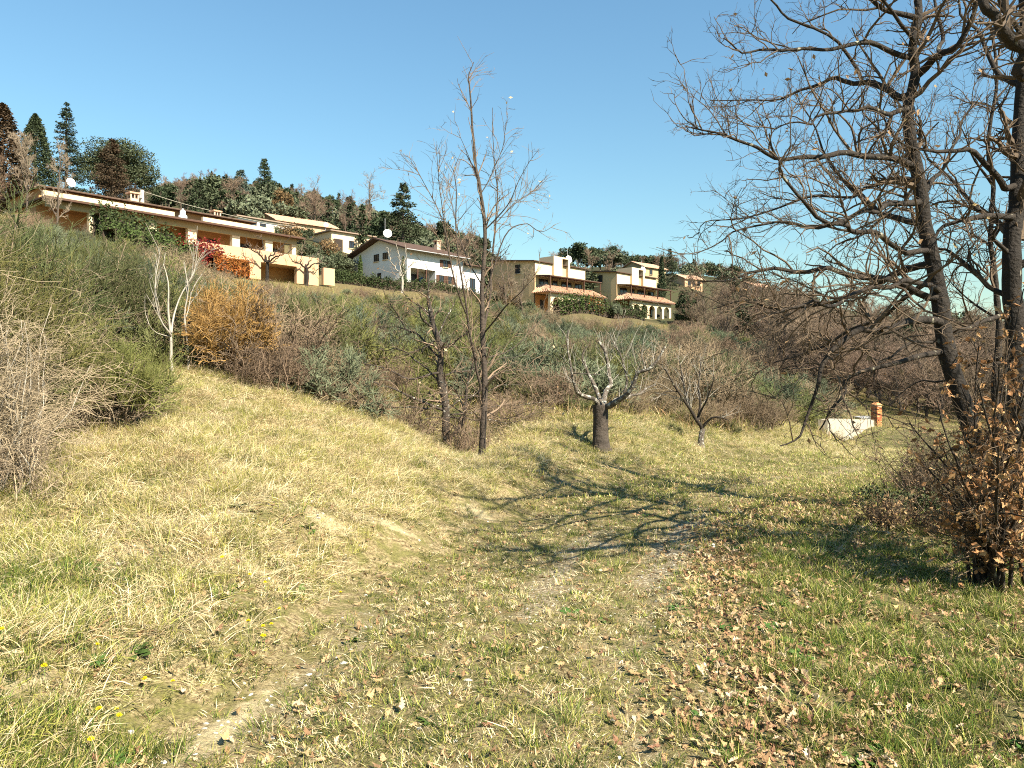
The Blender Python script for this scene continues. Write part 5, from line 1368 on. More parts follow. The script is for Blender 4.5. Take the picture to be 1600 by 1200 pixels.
MB().hexa([(-.5, -.26, .222), (.5, -.26, .222), (.5, .26, .222), (-.5, .26, .222)], [(-.5, -.26, .27), (.5, -.26, .27), (.5, .22, .33), (-.5, .22, .33)]).build('lid', M_METAL, cb)

# ------------------------------------------------------------------ hedges
M_HEDGE = mat('dark_hedge_leaf', (.038, .055, .018), var=.1, noise=(.065, .08, .025), noise_scale=1.5)
M_HEDGEG = mat('green_hedge_leaf', (.07, .10, .025), noise=(.05, .07, .02), noise_scale=1.2)
M_RED = mat('red_photinia_leaf', (.22, .022, .018), noise=(.12, .02, .015), noise_scale=2, trans=.1)
M_ORLEAF = mat('orange_red_leaf', (.36, .10, .022), noise=(.24, .14, .03), noise_scale=1.4, trans=.1)
M_INNER = mat('dark_inner_box', (.06, .045, .03))
def hedge(name, label, cat, rows, width, hgt, m, n, size, lumpy=.15, sink=.3, pz=None):
    """hedge along pixel/depth points standing on the ground"""
    r = np.random.default_rng(int(abs(rows[0][0])) + 7)
    q = []
    for px, Y in rows:
        g = G(px, Y, sink); q.append(g)
    q = np.array(q); c = catmull(q, 40)
    root = empty(name, tuple(c[0]), 0, label, cat)
    t = r.random(n) * 39; i = t.astype(int).clip(0, 38); f = (t - i)[:, None]
    base = c[i] * (1 - f) + c[i + 1] * f
    d = unit((c[i + 1] - c[i])[:, :2]); nr = np.stack([-d[:, 1], d[:, 0]], 1)
    ang = r.uniform(0, math.pi, n); k = np.abs(np.cos(ang)) ** .4 * np.sign(np.cos(ang)); kz = np.sin(ang) ** .35
    lum = 1 + lumpy * np.sin(t * 1.3 + 1) + lumpy * r.normal(0, .5, n)
    P = base.copy(); P[:, :2] += nr * (k * width / 2 * lum)[:, None]; P[:, 2] += kz * hgt * lum * np.sqrt(r.uniform(.12, 1, n)) + .05
    mb = MB(); leaf_cards(mb, P - c[0], r, size); tag(mb.build('foliage', m, root), kind='stuff')
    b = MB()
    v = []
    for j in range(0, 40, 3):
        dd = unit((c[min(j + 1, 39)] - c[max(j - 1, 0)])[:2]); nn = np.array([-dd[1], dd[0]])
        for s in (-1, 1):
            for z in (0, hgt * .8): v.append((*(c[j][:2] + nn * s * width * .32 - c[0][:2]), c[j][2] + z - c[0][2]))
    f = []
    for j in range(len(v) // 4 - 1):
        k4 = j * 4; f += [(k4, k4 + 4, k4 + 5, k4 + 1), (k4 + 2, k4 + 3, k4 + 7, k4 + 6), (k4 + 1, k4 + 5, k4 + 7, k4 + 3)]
    b.add(v, f).build('branches', M_INNER, root)  # solid dark box inside the foliage, no single branches
    return root
hedge('hedge', 'dark green hedge below the left half of the orange house', 'hedge', [(150, 58), (200, 60), (262, 64)], 1.6, 3.0, M_HEDGE, 5200, .11)
hedge('hedge', 'grey green loose hedge sloping down from the dark hedge under the orange house', 'hedge', [(170, 52), (230, 55), (292, 60)], 1.8, 2.3, M_HEDGEG, 4500, .10)
hedge('red_hedge', 'deep red leaved hedge in front of the orange house', 'hedge', [(292, 66), (320, 69), (338, 71)], 1.6, 2.7, M_RED, 3600, .10, .2)
hedge('orange_hedge', 'orange red leaved hedge sloping down right of the deep red hedge', 'hedge', [(325, 68), (352, 71), (382, 75)], 1.6, 1.9, M_ORLEAF, 3800, .10, .2)
hedge('hedge', 'clipped dark hedge between the orange house and the white house', 'hedge', [(518, 95), (540, 97), (562, 99)], 1.4, 1.9, M_HEDGE, 3200, .11, .04)
hedge('hedge', 'long dark hedge along the front of the white house', 'hedge', [(562, 100), (620, 101), (690, 106), (760, 112)], 1.5, 1.8, M_HEDGE, 5200, .12, .12)
hedge('hedge', 'green bushes below the arcade of the left yellow house', 'hedge', [(868, 111), (900, 112), (940, 114)], 3.0, 2.6, M_HEDGEG, 4200, .14, .3)
hedge('hedge', 'green bushes in front of the right yellow house', 'hedge', [(930, 116), (975, 120), (1000, 124)], 2.8, 2.2, M_HEDGE, 3600, .14, .3)
hedge('orange_shrub', 'orange flowering shrub between the two yellow houses', 'shrub', [(915, 113.0), (928, 113.5), (938, 114)], 1.8, 2.2, M_ORLEAF, 1500, .12, .3)
# ------------------------------------------------------------------ background trees
M_PINE = mat('dark_pine_needles', (.038, .052, .024), var=.3, hue=.015, noise=(.05, .062, .026), noise_scale=.5)
M_FIR = mat('fir_needles', (.036, .055, .030), var=.15, noise=(.06, .08, .045), noise_scale=.6)
M_CEDAR = mat('blue_cedar_needles', (.095, .125, .095), var=.1, noise=(.06, .085, .065), noise_scale=.6)
M_GREYG = mat('grey_green_leaf', (.085, .10, .05), var=.1, noise=(.055, .07, .035), noise_scale=.4)
M_BRCON = mat('rusty_conifer_needles', (.085, .052, .028), var=.1, noise=(.05, .042, .024), noise_scale=.6)
M_OLIVE = mat('olive_leaf', (.13, .145, .085), var=.2, noise=(.09, .105, .06), noise_scale=.6)
M_BRONZE = mat('bronze_dead_leaf', (.17, .105, .045), var=.15, noise=(.11, .075, .035), noise_scale=.6)
M_TRUNK = mat('distant_bark', (.10, .075, .055), var=.2)
M_BARETW = mat('distant_bare_twig', (.19, .135, .09), var=.25, hue=.012)
M_PALETW = mat('distant_pale_twig', (.25, .19, .13), var=.15)

def conifer(seed, hgt, rad, tiers, per, leaf, n_leaf, m, droop=.1, power=.9, bottom=.12, thin=.16):
    r = np.random.default_rng(seed)
    tr = MB().tube([(0, 0, -.5), (0, 0, hgt * .5), (r.normal(0, .03), 0, hgt)], [hgt * .018, hgt * .011, .02], 7)
    zs = np.clip(np.linspace(bottom, .985, tiers) + r.normal(0, .012, tiers), 0, .99)
    pts = []
    brP = []
    for z in zs:
        for k in range(per):
            a = r.uniform(0, 6.28); L = rad * (1 - z) ** power * r.uniform(.55, 1.15) + .05 * rad
            t = np.sqrt(r.random(max(4, int(n_leaf * (.3 + L / rad)))))
            x = L * t
            side = r.normal(0, thin * L * (1.1 - .5 * t) + .02 * rad, len(t))
            zz = z * hgt + .28 * x * (1 - 2 * droop) - droop * x * x / max(L, .1) * 1.2 + r.normal(0, .035 * rad, len(t))
            pts.append(np.stack([math.cos(a) * x - math.sin(a) * side, math.sin(a) * x + math.cos(a) * side, zz], 1))
            brP.append([(0, 0, z * hgt), (math.cos(a) * L * .5, math.sin(a) * L * .5, z * hgt + .14 * L * (1 - 2 * droop) - droop * .3 * L), (math.cos(a) * L * .9, math.sin(a) * L * .9, z * hgt + .25 * L * (1 - 2 * droop) - droop * L)])
    brP = np.array(brP)
    tr.tubes(brP, np.broadcast_to(np.array([.03, .02, .008]) * hgt / 10, brP.shape[:2]), 3)
    cr = MB(); leaf_cards(cr, np.concatenate(pts), r, leaf)
    return tr.mesh('trunk', M_TRUNK), cr.mesh('crown', m)
def column(seed, hgt, rad, n, leaf, m):
    r = np.random.default_rng(seed)
    z = r.random(n); a = r.uniform(0, 6.28, n)
    prof = np.minimum(1, np.sqrt(np.clip(z / .25, 0, 1))) * (1 - z ** 2.2) ** .8
    q = prof * rad * np.sqrt(r.uniform(.35, 1, n)) * (1 + .18 * np.sin(3 * a + 9 * z) + .12 * np.sin(7 * a - 14 * z))
    P = np.stack([np.cos(a) * q, np.sin(a) * q, .03 * hgt + z * hgt * .98], 1)
    tr = MB().tube([(0, 0, -.5), (0, 0, hgt * .9)], [rad * .16, .02], 6)
    cr = MB(); leaf_cards(cr, P, r, leaf)
    return tr.mesh('trunk', M_TRUNK), cr.mesh('crown', m)
def blobs(seed, hgt, rad, low, nb, n, leaf, m, br=.42, flat=.75):
    """broad crown made of separate leafy boughs with gaps"""
    r = np.random.default_rng(seed)
    tr = MB()
    P0, R0 = curve([(0, 0, -.5), (r.normal(0, .1), r.normal(0, .1), hgt * low), (0, 0, hgt * .8)], hgt * .028, hgt * .008, r, .6, .05)
    tr.tubes(P0, R0, 7)
    pts = []
    for k in range(nb):
        a = r.uniform(0, 6.28); q = rad * .72 * math.sqrt(r.random()); zc = hgt * (low + (1 - low) * r.uniform(.2, .86) * (1 - .45 * (q / rad) ** 2))
        c = np.array([math.cos(a) * q, math.sin(a) * q, zc]); s = rad * br * r.uniform(.6, 1.15)
        u = unit(r.normal(0, 1, (n, 3))); rr = s * r.uniform(.25, 1, n) ** .45 * (1 + .25 * np.sin(5 * u[:, 0] + k) * np.sin(6 * u[:, 1] + 2 * k))
        p = c + u * rr[:, None] * np.array([1, 1, flat]); pts.append(p)
        tr.tubes(np.array([[(0, 0, hgt * low * .8), tuple(c * np.array([.5, .5, .8])), tuple(c)]]), np.array([[.012, .008, .004]]) * hgt, 4)
    cr = MB(); leaf_cards(cr, np.concatenate(pts), r, leaf)
    return tr.mesh('trunk', M_TRUNK), cr.mesh('crown', m)
def bare(seed, hgt, rad, m, th=.018, n=(16, 7, 6), up=.45):
    r = np.random.default_rng(seed)
    tr = MB()
    P0, R0 = curve([(0, 0, -.5), (r.normal(0, .15), r.normal(0, .15), hgt * .4), (r.normal(0, .3), r.normal(0, .3), hgt * .97)], hgt * .02, hgt * .004, r, .5, .06)
    tr.tubes(P0, R0, 7)
    c, rr, _ = spawn(P0, R0, r, 0, .18, .95, (rad * .8, rad * 1.5), .8, .55, 7, up, .16, rmin=th, fixed=n[0], shrink=.35); tr.tubes(c, rr, 5)
    cr = MB()
    d, r2, _ = spawn(c, rr, r, 0, .15, 1.0, (rad * .3, rad * .7), .75, .6, 5, .3, .2, rmin=th * .6, fixed=n[1]); cr.tubes(d, r2, 4)
    e, r3, _ = spawn(d, r2, r, 0, .15, 1.0, (rad * .12, rad * .32), .75, .7, 4, .25, .2, rmin=th * .42, fixed=n[2]); cr.tubes(e, r3, 3)
    f, r4, _ = spawn(e, r3, r, 0, .2, 1.0, (rad * .06, rad * .15), .75, .8, 3, .2, .2, rmin=th * .36, fixed=3); cr.tubes(f, r4, 3)
    return tr.mesh('trunk', M_TRUNK), cr.mesh('twigs', m)

def tree_thing(pair, loc, rz, s, name, label, group=None, cat='tree'):
    root = empty(name, loc, rz, label, cat, group, s)
    for me, nm in zip(pair, ('trunk', pair[1].name.split('.')[0])):
        o = bpy.data.objects.new(nm, me); COL.objects.link(o); o.parent = root
        if nm != 'trunk': o['kind'] = 'stuff'
    return root
def by_top(pair, h0, px, py, Y, name, label, wide=1.0, group=None):
    """stand a tree at (px, Y) so that its tip reaches row py"""
    g = G(px, Y, .1); s = (W(px, py, Y)[2] - g[2]) / h0
    return tree_thing(pair, g, rg.uniform(0, 6.28), (s * wide, s * wide, s), name, label, group)

by_top(column(1, 14, 2.3, 17000, .13, M_PINE), 14, 55, 180, 95, 'cypress', 'broad dark conifer left of the taller ragged fir, behind the orange house', 1.25)
by_top(conifer(2, 18, 3.6, 30, 7, .135, 44, M_FIR, .12, .8), 18, 104, 162, 105, 'fir_tree', 'tall ragged dark fir, the highest tree above the left end of the orange house', 1.25)
by_top(blobs(3, 12, 5.2, .2, 38, 760, .14, M_GREYG), 12, 182, 214, 112, 'grey_green_tree', 'broad grey green tree behind the rusty conifer', 1.35)
by_top(conifer(4, 12, 4.0, 28, 9, .13, 48, M_BRCON, .16, .85, .05), 12, 175, 219, 99, 'rusty_conifer', 'rusty brown conifer with a pointed top behind the orange house chimney', 1.3)
by_top(column(5, 12, 1.6, 10000, .13, M_BRCON), 12, 4, 165, 84, 'brown_tree', 'brown leaved narrow tree cut by the left edge of the picture', 1.6)
by_top(bare(6, 9, 2.6, M_PALETW, .03), 9, 38, 205, 62, 'bare_tree', 'tan bare tree rising in front of the broad dark conifer at left', .7)
by_top(bare(61, 9, 2.6, M_PALETW, .03), 9, 90, 235, 58, 'bare_tree', 'low tan bare tree behind the left end of the orange house roof', .7)
by_top(bare(62, 9, 2.6, M_REDTWIG, .03), 9, -5, 230, 52, 'bare_tree', 'reddish bare tree at the left border above the broom', .8)
by_top(conifer(7, 14, 4.6, 26, 8, .17, 44, M_CEDAR, .2, .75, .08), 14, 376, 264, 165, 'blue_cedar', 'pale blue green cedar on the hill above the orange house', 1.2)
by_top(conifer(8, 15, 3.6, 28, 7, .16, 40, M_PINE, .12, .8), 15, 413, 247, 175, 'fir_tree', 'dark fir with a thin spire right of the blue green cedar', 1.2)
by_top(blobs(9, 9, 3.4, .2, 24, 320, .22, M_BRONZE), 9, 440, 293, 158, 'bronze_tree', 'bronze leaved tree right of the dark spired fir', .8)
by_top(bare(10, 10, 4.2, M_BARETW, .04), 10, 492, 288, 155, 'bare_tree', 'wide brown bare tree above the house with the orange tiled roof', 1.0)
by_top(bare(11, 10, 3.8, M_PALETW, .035), 10, 576, 288, 172, 'bare_tree', 'grey bare tree with upright twigs on the ridge left of the dark cedar', 1.1)
by_top(bare(12, 10, 4.2, M_BARETW, .04), 10, 540, 312, 165, 'bare_tree', 'brown bare tree above the cream house', .9)
by_top(conifer(13, 13, 4.2, 24, 8, .16, 44, M_PINE, .2, .75, .06), 13, 630, 288, 140, 'dark_cedar', 'dark cedar behind the roof of the white house', 1.15)
by_top(blobs(14, 10, 3.0, .3, 20, 300, .24, M_PINE), 10, 692, 340, 150, 'dark_pine', 'dark pine right of the cedar, seen through the young oak', .8)
by_top(conifer(15, 14, 3.8, 20, 8, .24, 22, M_PINE, .18, .75, .08), 14, 1047, 388, 172, 'fir_tree', 'dark layered conifer above the right yellow house', .8)
by_top(column(16, 14, 1.3, 4200, .22, M_PINE), 14, 1034, 402, 152, 'cypress', 'narrow dark cypress at the right end of the right yellow house', .9)
by_top(blobs(17, 7, 3.2, .08, 24, 330, .2, M_PINE), 7, 1078, 448, 132, 'evergreen_bush', 'dark evergreen bush right of the right yellow house', .8)
by_top(blobs(18, 7, 3.0, .15, 22, 300, .2, M_OLIVE), 7, 965, 470, 116, 'olive_tree', 'grey green olive tree in front of the gap between the yellow houses', .7)
by_top(column(19, 5, .55, 1800, .13, M_HEDGEG), 5, 563, 400, 103, 'small_cypress', 'small clipped column cypress at the left corner of the white house', .8)
by_top(column(20, 5, .55, 1800, .13, M_OLIVE), 5, 630, 402, 103, 'small_cypress', 'pale narrow shrub at the right corner of the white gable', .8)
# pruned garden trees in front of the orange house, white trunked tree before the white house
GL = [dict(per_m=4.0, tmin=.2, tmax=1.0, length=(.4, 1.3), angle=.8, ratio=.6, K=6, up=.35, wander=.2, rmin=.02, sides=4), dict(per_m=3.0, tmin=.15, tmax=1.0, length=(.3, .8), angle=.7, ratio=.7, K=4, up=.3, wander=.2, rmin=.013, sides=3)]
def garden_tree(px, Y, rows, label, bark, tw, r0=.2):
    g = G(px, Y, .1)
    guided_tree('pruned_tree', label, 'tree', g, [g, W(px + 1, rows[0][0], Y), W(px, rows[0][1], Y)], [limb([(px, rows[0][1] + 2, Y)] + [(a, b, Y + c) for a, b, c in l], r0 * .5, .025) for l in rows[1:]], rg, bark, bark, tw, GL, trunk_r=(r0, r0 * .85), sides=8, kink=.04)
garden_tree(417, 79, [(415, 408), [(405, 398, -1), (392, 388, -2), (385, 372, -2)], [(412, 392, 1), (410, 378, 1), (402, 366, 1)], [(425, 398, 0), (438, 388, .5), (452, 372, 1)], [(430, 402, -1), (446, 396, -2), (458, 388, -2)]], 'dark pruned bare tree against the terrace of the orange house, left of its pruned neighbour', M_BARK, M_BARETW)
garden_tree(479, 83, [(428, 418), [(468, 412, -1), (458, 408, -2), (450, 398, -2)], [(474, 405, 1), (470, 392, 1), (478, 380, 1)], [(488, 414, 0), (500, 410, .5), (508, 400, 1)], [(485, 406, 1), (497, 394, 2), (505, 384, 2)]], 'dark pruned bare tree in front of the right end of the orange house', M_BARK, M_PALETW)
by_top(bare(201, 7, 2.6, M_BARETW, .03), 7, 788, 408, 108, 'bare_tree', 'brown bare tree in front of the side wall of the left yellow house', 1.0)
by_top(bare(202, 7, 2.6, M_PALETW, .03), 7, 818, 422, 106, 'bare_tree', 'tan bare tree at the front corner of the left yellow house', 1.0)
garden_tree(628, 97, [(442, 432), [(620, 422, 0), (610, 405, 0), (606, 385, 0)], [(626, 415, 1), (622, 395, 1), (618, 375, 1)], [(636, 422, 0), (644, 412, 0), (656, 408, 0)], [(630, 418, -1), (634, 398, -1), (632, 378, -1)]], 'white trunked bare tree in front of the gable of the white house', M_PALEBARK, M_PALETW, .16)

# far wood: individual trees in groups -----------------------------------
def line(pts): 
    a = np.array(pts, float); return lambda x: np.interp(x, a[:, 0], a[:, 1])
SKY = line([(-300, 280), (230, 297), (255, 288), (300, 284), (330, 271), (360, 275), (400, 284), (440, 284), (470, 294), (500, 300), (540, 308), (600, 325), (650, 348), (700, 358), (760, 372), (800, 375), (850, 388), (880, 384), (905, 380), (935, 380), (960, 388), (1000, 396), (1050, 402), (1100, 408), (1150, 414), (1200, 442), (1300, 466), (1400, 480), (1600, 492), (1900, 500)])
FAR = {
    'pine': [blobs(30 + i, 9, 2.7, .35, 12, 130, .36, M_PINE, .5) for i in range(4)],
    'cypress': [column(40 + i, 10, 1.0, 900, .36, M_PINE) for i in range(2)],
    'fir': [conifer(44 + i, 10, 2.4, 14, 6, .36, 7, M_PINE, .15, .8) for i in range(3)],
    'oak': [blobs(50 + i, 8, 3.6, .2, 14, 120, .36, M_GREYG, .45) for i in range(3)],
    'bare': [bare(60 + i, 9, 3.2, M_BARETW, .06, (14, 6, 5)) for i in range(4)],
    'olive': [blobs(70 + i, 5, 2.6, .2, 14, 120, .26, M_OLIVE, .45) for i in range(3)],
}
FH = dict(pine=9, cypress=10, fir=10, oak=8, bare=9, olive=5)
FN = dict(pine=('pine_tree', 'dark pine on the wooded hill behind the houses', 'dark pines on the wooded hill'), cypress=('cypress', 'slim dark cypress on the hill crest', 'slim cypresses on the hill crest'),
          fir=('fir_tree', 'dark pointed fir in the wood behind the houses', 'pointed firs in the wood behind the houses'), oak=('evergreen_oak', 'grey green leafy tree on the wooded hill', 'grey green trees on the wooded hill'),
          bare=('bare_tree', 'brown leafless tree in the wood on the hill', 'brown leafless trees in the hill wood'), olive=('olive_tree', 'grey green olive tree on the upper slope', 'olive trees on the upper slope'))
HOUSE_BOX = [(60, 520, 290, 440, 100), (366, 436, 334, 368, 124), (428, 530, 342, 364, 139), (516, 580, 360, 396, 130), (530, 760, 362, 455, 112), (760, 1056, 398, 500, 128), (1062, 1108, 424, 452, 193), (1000, 1045, 418, 440, 176)]
rf = np.random.default_rng(2024)
cnt = {}
placed = []
def try_far(px, Y, kind, hgt, wide):
    x, y, z = G(px, Y, .3)
    top = HORIZON - (z + hgt - EYE) / Y * LENS_PX
    if top < SKY(px) - 4: 
        hgt = (EYE + (HORIZON - (SKY(px) + rf.uniform(-3, 6))) / LENS_PX * Y) - z
        if hgt < 3.0: return False
        top = HORIZON - (z + hgt - EYE) / Y * LENS_PX
    rp = wide * hgt / FH[kind] * 3.0 / Y * LENS_PX
    bot = HORIZON - (z - EYE) / Y * LENS_PX
    for a, b, c, d, hy in HOUSE_BOX:
        if Y < hy + 6 and px + rp > a and px - rp < b and top < d and bot > c: return False
    if any((x - q[0]) ** 2 + (y - q[1]) ** 2 < (1.5 + .006 * Y) ** 2 for q in placed): return False
    placed.append((x, y))
    s = hgt / FH[kind]
    pr = FARP[kind]; k = int(rf.integers(0, len(pr)))
    root = pr[k]
    nm, lb, gp = FN[kind]
    if root is None:
        root = pr[k] = tree_thing(FAR[kind][k], (x, y, z), rf.uniform(0, 6.28), (s * wide, s * wide, s), nm, lb, gp)
    else:
        copy_tree(root, (x, y, z), rf.uniform(0, 6.28), (s * wide, s * wide, s))
    cnt[kind] = cnt.get(kind, 0) + 1
    return True
FARP = {k: [None] * len(v) for k, v in FAR.items()}
# crest row
for px in np.arange(225, 640, 7.5): try_far(px + rf.uniform(-4, 4), rf.uniform(280, 325), rf.choice(['pine', 'fir', 'cypress', 'pine', 'oak']), rf.uniform(7, 12), rf.uniform(.8, 1.2))
for px in np.arange(640, 1240, 9): try_far(px + rf.uniform(-4, 4), rf.uniform(310, 350), rf.choice(['pine', 'oak', 'pine', 'fir', 'bare', 'oak']), rf.uniform(7, 12), rf.uniform(.9, 1.3))
for px, t in ((905, 379), (931, 377), (957, 386), (975, 388), (1005, 397)): try_far(px, 320, 'pine', 12, 1.1)
# slopes
n_try = 0
while sum(cnt.values()) < 560 and n_try < 5200:
    n_try += 1
    px = rf.uniform(-150, 1700) if n_try % 2 else rf.uniform(200, 760); Y = 122 + 190 * rf.random() ** 1.2
    if px < 240: kind = rf.choice(['pine', 'oak', 'bare'])
    elif px < 640: kind = rf.choice(['oak', 'bare', 'pine', 'bare', 'olive', 'fir'])
    elif px < 1150: kind = rf.choice(['oak', 'bare', 'olive', 'pine', 'oak', 'bare'])
    else: kind = rf.choice(['bare', 'bare', 'bare', 'oak', 'pine'])
    if cnt.get(kind, 0) > 190: continue
    try_far(px, Y, kind, rf.uniform(5, 9.5), rf.uniform(.85, 1.3))
# nearer leafless wood on the right, behind the oaks
RB = [bare(80 + i, 8, 2.6, M_BARETW, .028, (20, 8, 6)) for i in range(4)]
RBP = [None] * 4; RE = [blobs(90 + i, 7, 2.8, .12, 20, 260, .2, M_PINE) for i in range(2)]; REP = [None] * 2
pl2 = []
for _ in range(900):
    if len(pl2) > 105: break
    px = rf.uniform(1085, 1720); Y = 48 + 65 * rf.random() ** .8
    if px < 1200 and Y < 75: continue
    x, y, z = G(px, Y, .2)
    if 1280 < px < 1480 and Y < 62: continue
    if any((x - a) ** 2 + (y - b) ** 2 < 6.5 for a, b in pl2): continue
    hg = rf.uniform(4.5, 8.5); lim = EYE + (HORIZON - (SKY(px) + rf.uniform(0, 22))) / LENS_PX * Y - z
    hg = min(hg, lim)
    if hg < 2.5: continue
    pl2.append((x, y))
    ev = rf.random() < (.30 if px > 1440 else .10)
    P_, Q_, h0 = (RE, REP, 7) if ev else (RB, RBP, 8)
    k = int(rf.integers(0, len(P_))); s = hg / h0; w = s * rf.uniform(.9, 1.3)
    lb, gp, nm = ('dark evergreen tree in the wood behind the right hand oaks', 'evergreens in the wood behind the oaks', 'evergreen_tree') if ev else ('leafless brown tree in the wood behind the right hand oaks', 'leafless trees in the wood behind the oaks', 'bare_tree')
    if Q_[k] is None: Q_[k] = tree_thing(P_[k], (x, y, z), rf.uniform(0, 6.28), (w, w, s), nm, lb, gp)
    else: copy_tree(Q_[k], (x, y, z), rf.uniform(0, 6.28), (w, w, s))

# brush that closes the view beyond the far meadow, and bushes between the orange and the white house
CB = [bare(120 + i, 4, 2.0, M_BARETW, .016, (22, 8, 6), .3) for i in range(3)]; CBP = [None] * 3
ncb = 0
for px in np.arange(1235, 1700, 13):
    for Y in (44 + rf.uniform(-3, 6), 54 + rf.uniform(-4, 8)):
        if px < 1400 and Y < 47: Y += 5
        k = int(rf.integers(0, 3)); s = rf.uniform(2.2, 4.2) / 4; g = G(px + rf.uniform(-5, 5), Y, .15)
        lb, gp = 'brown leafless brush closing the far side of the meadow', 'leafless brush beyond the meadow'
        if CBP[k] is None: CBP[k] = tree_thing(CB[k], g, rf.uniform(0, 6), (s * 1.25, s * 1.25, s), 'brush', lb, gp, 'shrub')
        else: copy_tree(CBP[k], g, rf.uniform(0, 6), (s * 1.25, s * 1.25, s))
GB = [blobs(130 + i, 3, 1.7, .08, 14, 200, .11, m, .5) for i, m in enumerate((M_OLIVE, M_GREYG, M_BRONZE))]
for i, (px, Y, hg, k, lb) in enumerate([(500, 104, 3.4, 0, 'pale green bush beside the terrace end of the orange house'), (522, 108, 3.8, 1, 'grey green bush left of the white house, behind the clipped hedge'), (543, 112, 3.0, 0, 'olive bush just left of the white house gable'), (508, 116, 4.0, 2, 'bronze bush below the cream house'), (485, 112, 3.4, 1, 'dark grey green bush behind the terrace end of the orange house'), (555, 119, 3.2, 1, 'grey green bush behind the left corner of the white house'),
        (425, 121, 3.0, 1, 'grey green bush before the small white flat roofed house'), (448, 124, 3.6, 2, 'bronze bush between the small white house and the tiled roof'), (470, 128, 3.4, 1, 'grey green bush under the house with the orange tiled roof'), (395, 118, 2.6, 0, 'olive bush just above the right part of the orange house roof'),
        (800, 112, 2.8, 2, 'brown bush under the side wall of the left yellow house'), (780, 114, 3.2, 0, 'olive bush right of the white house wing'), (822, 110, 2.6, 1, 'grey green bush at the corner of the left yellow house'), (1064, 136, 2.6, 1, 'grey green bush at the right end of the right yellow house')]):
    me = GB[k]; s = hg / 3
    tree_thing(me, G(px, Y, .1), i * 1.3, (s * 1.1, s * 1.1, s), 'bush', lb, None, 'shrub')
# ------------------------------------------------------------------ shrubs of the slope
M_WOODD = mat('dark_broom_wood', (.12, .095, .06), var=.25)  # darker old wood, so the slope reads greener and less brown
def one_mesh(pair, m1, m2, name): return shrub_mesh(pair, m1, m2, name)
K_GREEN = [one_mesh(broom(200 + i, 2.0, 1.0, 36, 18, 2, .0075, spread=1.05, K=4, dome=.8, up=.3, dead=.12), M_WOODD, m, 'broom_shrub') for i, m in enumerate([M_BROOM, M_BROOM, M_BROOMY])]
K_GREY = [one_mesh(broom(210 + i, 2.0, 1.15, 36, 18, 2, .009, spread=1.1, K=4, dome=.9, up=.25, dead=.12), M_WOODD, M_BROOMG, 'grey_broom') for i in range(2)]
K_BROWN = [one_mesh(thicket(220 + i, 1.5, 1.0, 44, 12, 4, .0065), M_BRAMBLE, M_BRAMBLE, 'bramble') for i in range(3)]
TOPL = line([(-200, 300), (0, 320), (160, 352), (250, 372), (300, 402), (400, 432), (520, 444), (640, 450), (760, 452), (800, 456), (850, 476), (880, 486), (940, 490), (1050, 498), (1120, 500), (1200, 525), (1300, 585), (1400, 610)])
BOTL = line([(-200, 600), (120, 600), (300, 580), (430, 612), (520, 640), (600, 648), (700, 645), (800, 640), (900, 640), (1000, 646), (1100, 658), (1250, 668), (1290, 655), (1330, 630)])
rs = np.random.default_rng(909)
acc = []
def shrub_ok(px, Y, hgt):
    x, y, z = G(px, Y, .06)
    bot = HORIZON - (z - EYE) / Y * LENS_PX; top = HORIZON - (z + hgt - EYE) / Y * LENS_PX
    return top > TOPL(px) and bot < BOTL(px) and not (px > 1262 and Y < 40), (x, y, z)
TREES = [(G(px, Y)[0], Y) for px, Y in ((940, 13.6), (1095, 16.5), (699, 13.5), (752, 12), (269, 11.0), (295, 11.3))]
num = dict(g=0, y=0, b=0)
cap = dict(g=230, y=180, b=55)
def add_shrub(kind, x, y, z, hgt):
    me = {'g': K_GREEN, 'y': K_GREY, 'b': K_BROWN}[kind]; h0 = {'g': 2.0, 'y': 2.0, 'b': 1.5}[kind]
    nm, lb, gp = {'g': ('broom_shrub', 'green broom bush on the overgrown slope below the houses', 'green broom bushes on the slope'), 'y': ('grey_broom', 'grey green rounded bush on the slope below the houses', 'grey green bushes on the slope'),
                  'b': ('bramble', 'brown leafless bramble thicket on the overgrown slope', 'brown bramble thickets on the slope')}[kind]
    o = bpy.data.objects.new(nm, me[int(rs.integers(0, len(me)))]); COL.objects.link(o)
    s = hgt / h0; o.location = (x, y, z); o.rotation_euler = (0, 0, rs.uniform(0, 6.28)); w = s * rs.uniform(.95, 1.3); o.scale = (w, w, s)
    tag(o, lb, 'shrub', gp); num[kind] += 1
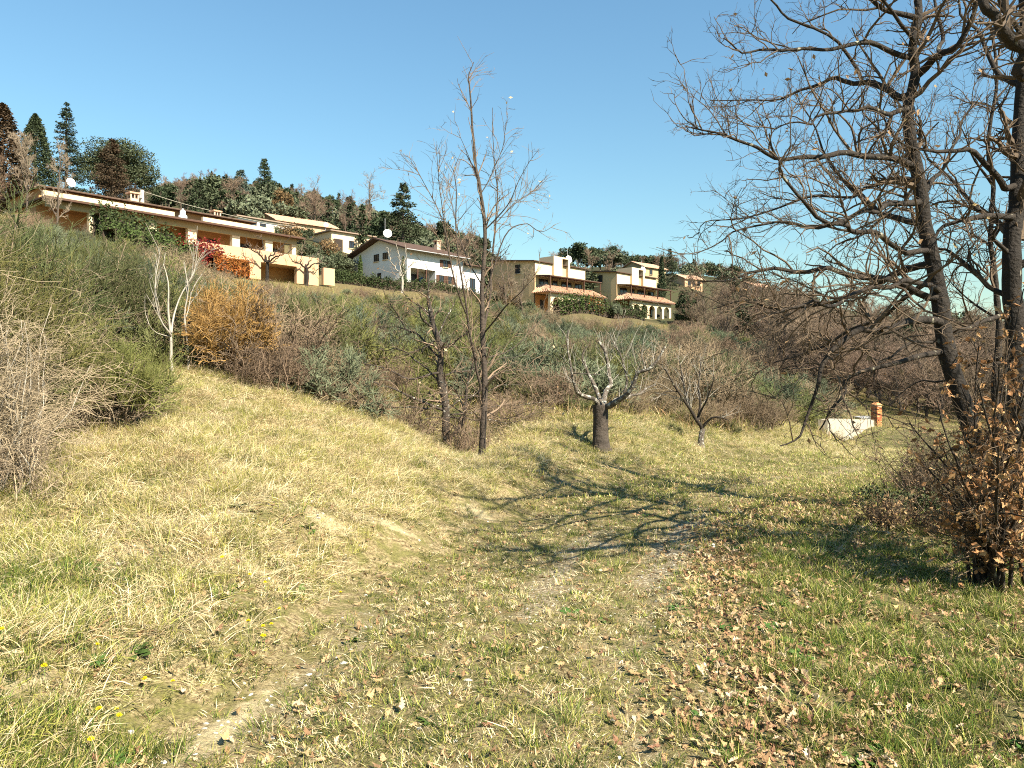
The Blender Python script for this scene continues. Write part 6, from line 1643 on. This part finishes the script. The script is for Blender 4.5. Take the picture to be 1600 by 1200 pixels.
# foot of the slope: brown thickets
for px in np.arange(545, 1262, 21):
    Y = 15.6 + rs.uniform(0, 3.2) + (max(0, px - 1080) / 35) - max(0, 700 - px) / 55
    if px > 960: Y += 1.3
    hg = rs.uniform(.4, 1.05)
    x, y, z = G(px, Y, .05)
    acc.append((x, y, .45)); add_shrub('b' if rs.random() < .5 else 'g', x, y, z, hg)
for _ in range(9000):
    px = rs.uniform(-160, 1330); Y = 11.8 + 88 * rs.random() ** 1.5
    gk = rs.random()
    if px > 820 and Y > 28: kind = 'y' if gk < .62 else ('g' if gk < .80 else 'b')
    elif Y < 20: kind = 'b' if gk < .12 else ('g' if gk < .75 else 'y')
    else: kind = 'g' if gk < .60 else ('y' if gk < .94 else 'b')
    hg = rs.uniform(1.1, 2.0) + .012 * Y
    r_ = (.75 + .013 * Y) * (hg / 2.0) ** .5
    ok, (x, y, z) = shrub_ok(px, Y, hg)
    if not ok: continue
    if any((x - a) ** 2 + (y - b) ** 2 < (.56 * (r_ + c)) ** 2 for a, b, c in acc): continue
    if any((x - a) ** 2 + (y - b) ** 2 < .8 for a, b in TREES): continue
    if Y < 15.5 and px > 640: continue
    if num[kind] >= cap[kind]: continue
    acc.append((x, y, r_)); add_shrub(kind, x, y, z, hg)
cap = dict(g=285, y=285, b=110)
for _ in range(6000):                     # low growth right under the gardens
    px = rs.uniform(-160, 1330); Y = 40 + 78 * rs.random()
    kind = rs.choice(['g', 'y', 'b'], p=[.45, .45, .10]) if px < 820 else rs.choice(['y', 'g', 'b'], p=[.6, .25, .15])
    hg = rs.uniform(.8, 2.0); r_ = .55 * hg + .3
    ok, (x, y, z) = shrub_ok(px, Y, hg)
    if not ok or num[kind] >= cap[kind] or any((x - a) ** 2 + (y - b) ** 2 < (.6 * (r_ + c)) ** 2 for a, b, c in acc): continue
    acc.append((x, y, r_)); add_shrub(kind, x, y, z, hg)
print('far', cnt, 'wood', len(pl2), 'shrubs', num)
print('OBJECTS', len(S.objects), 'TRIS', sum(sum(len(p.vertices) - 2 for p in m.polygons) if len(m.polygons) < 400 else 2 * len(m.polygons) for m in bpy.data.meshes))
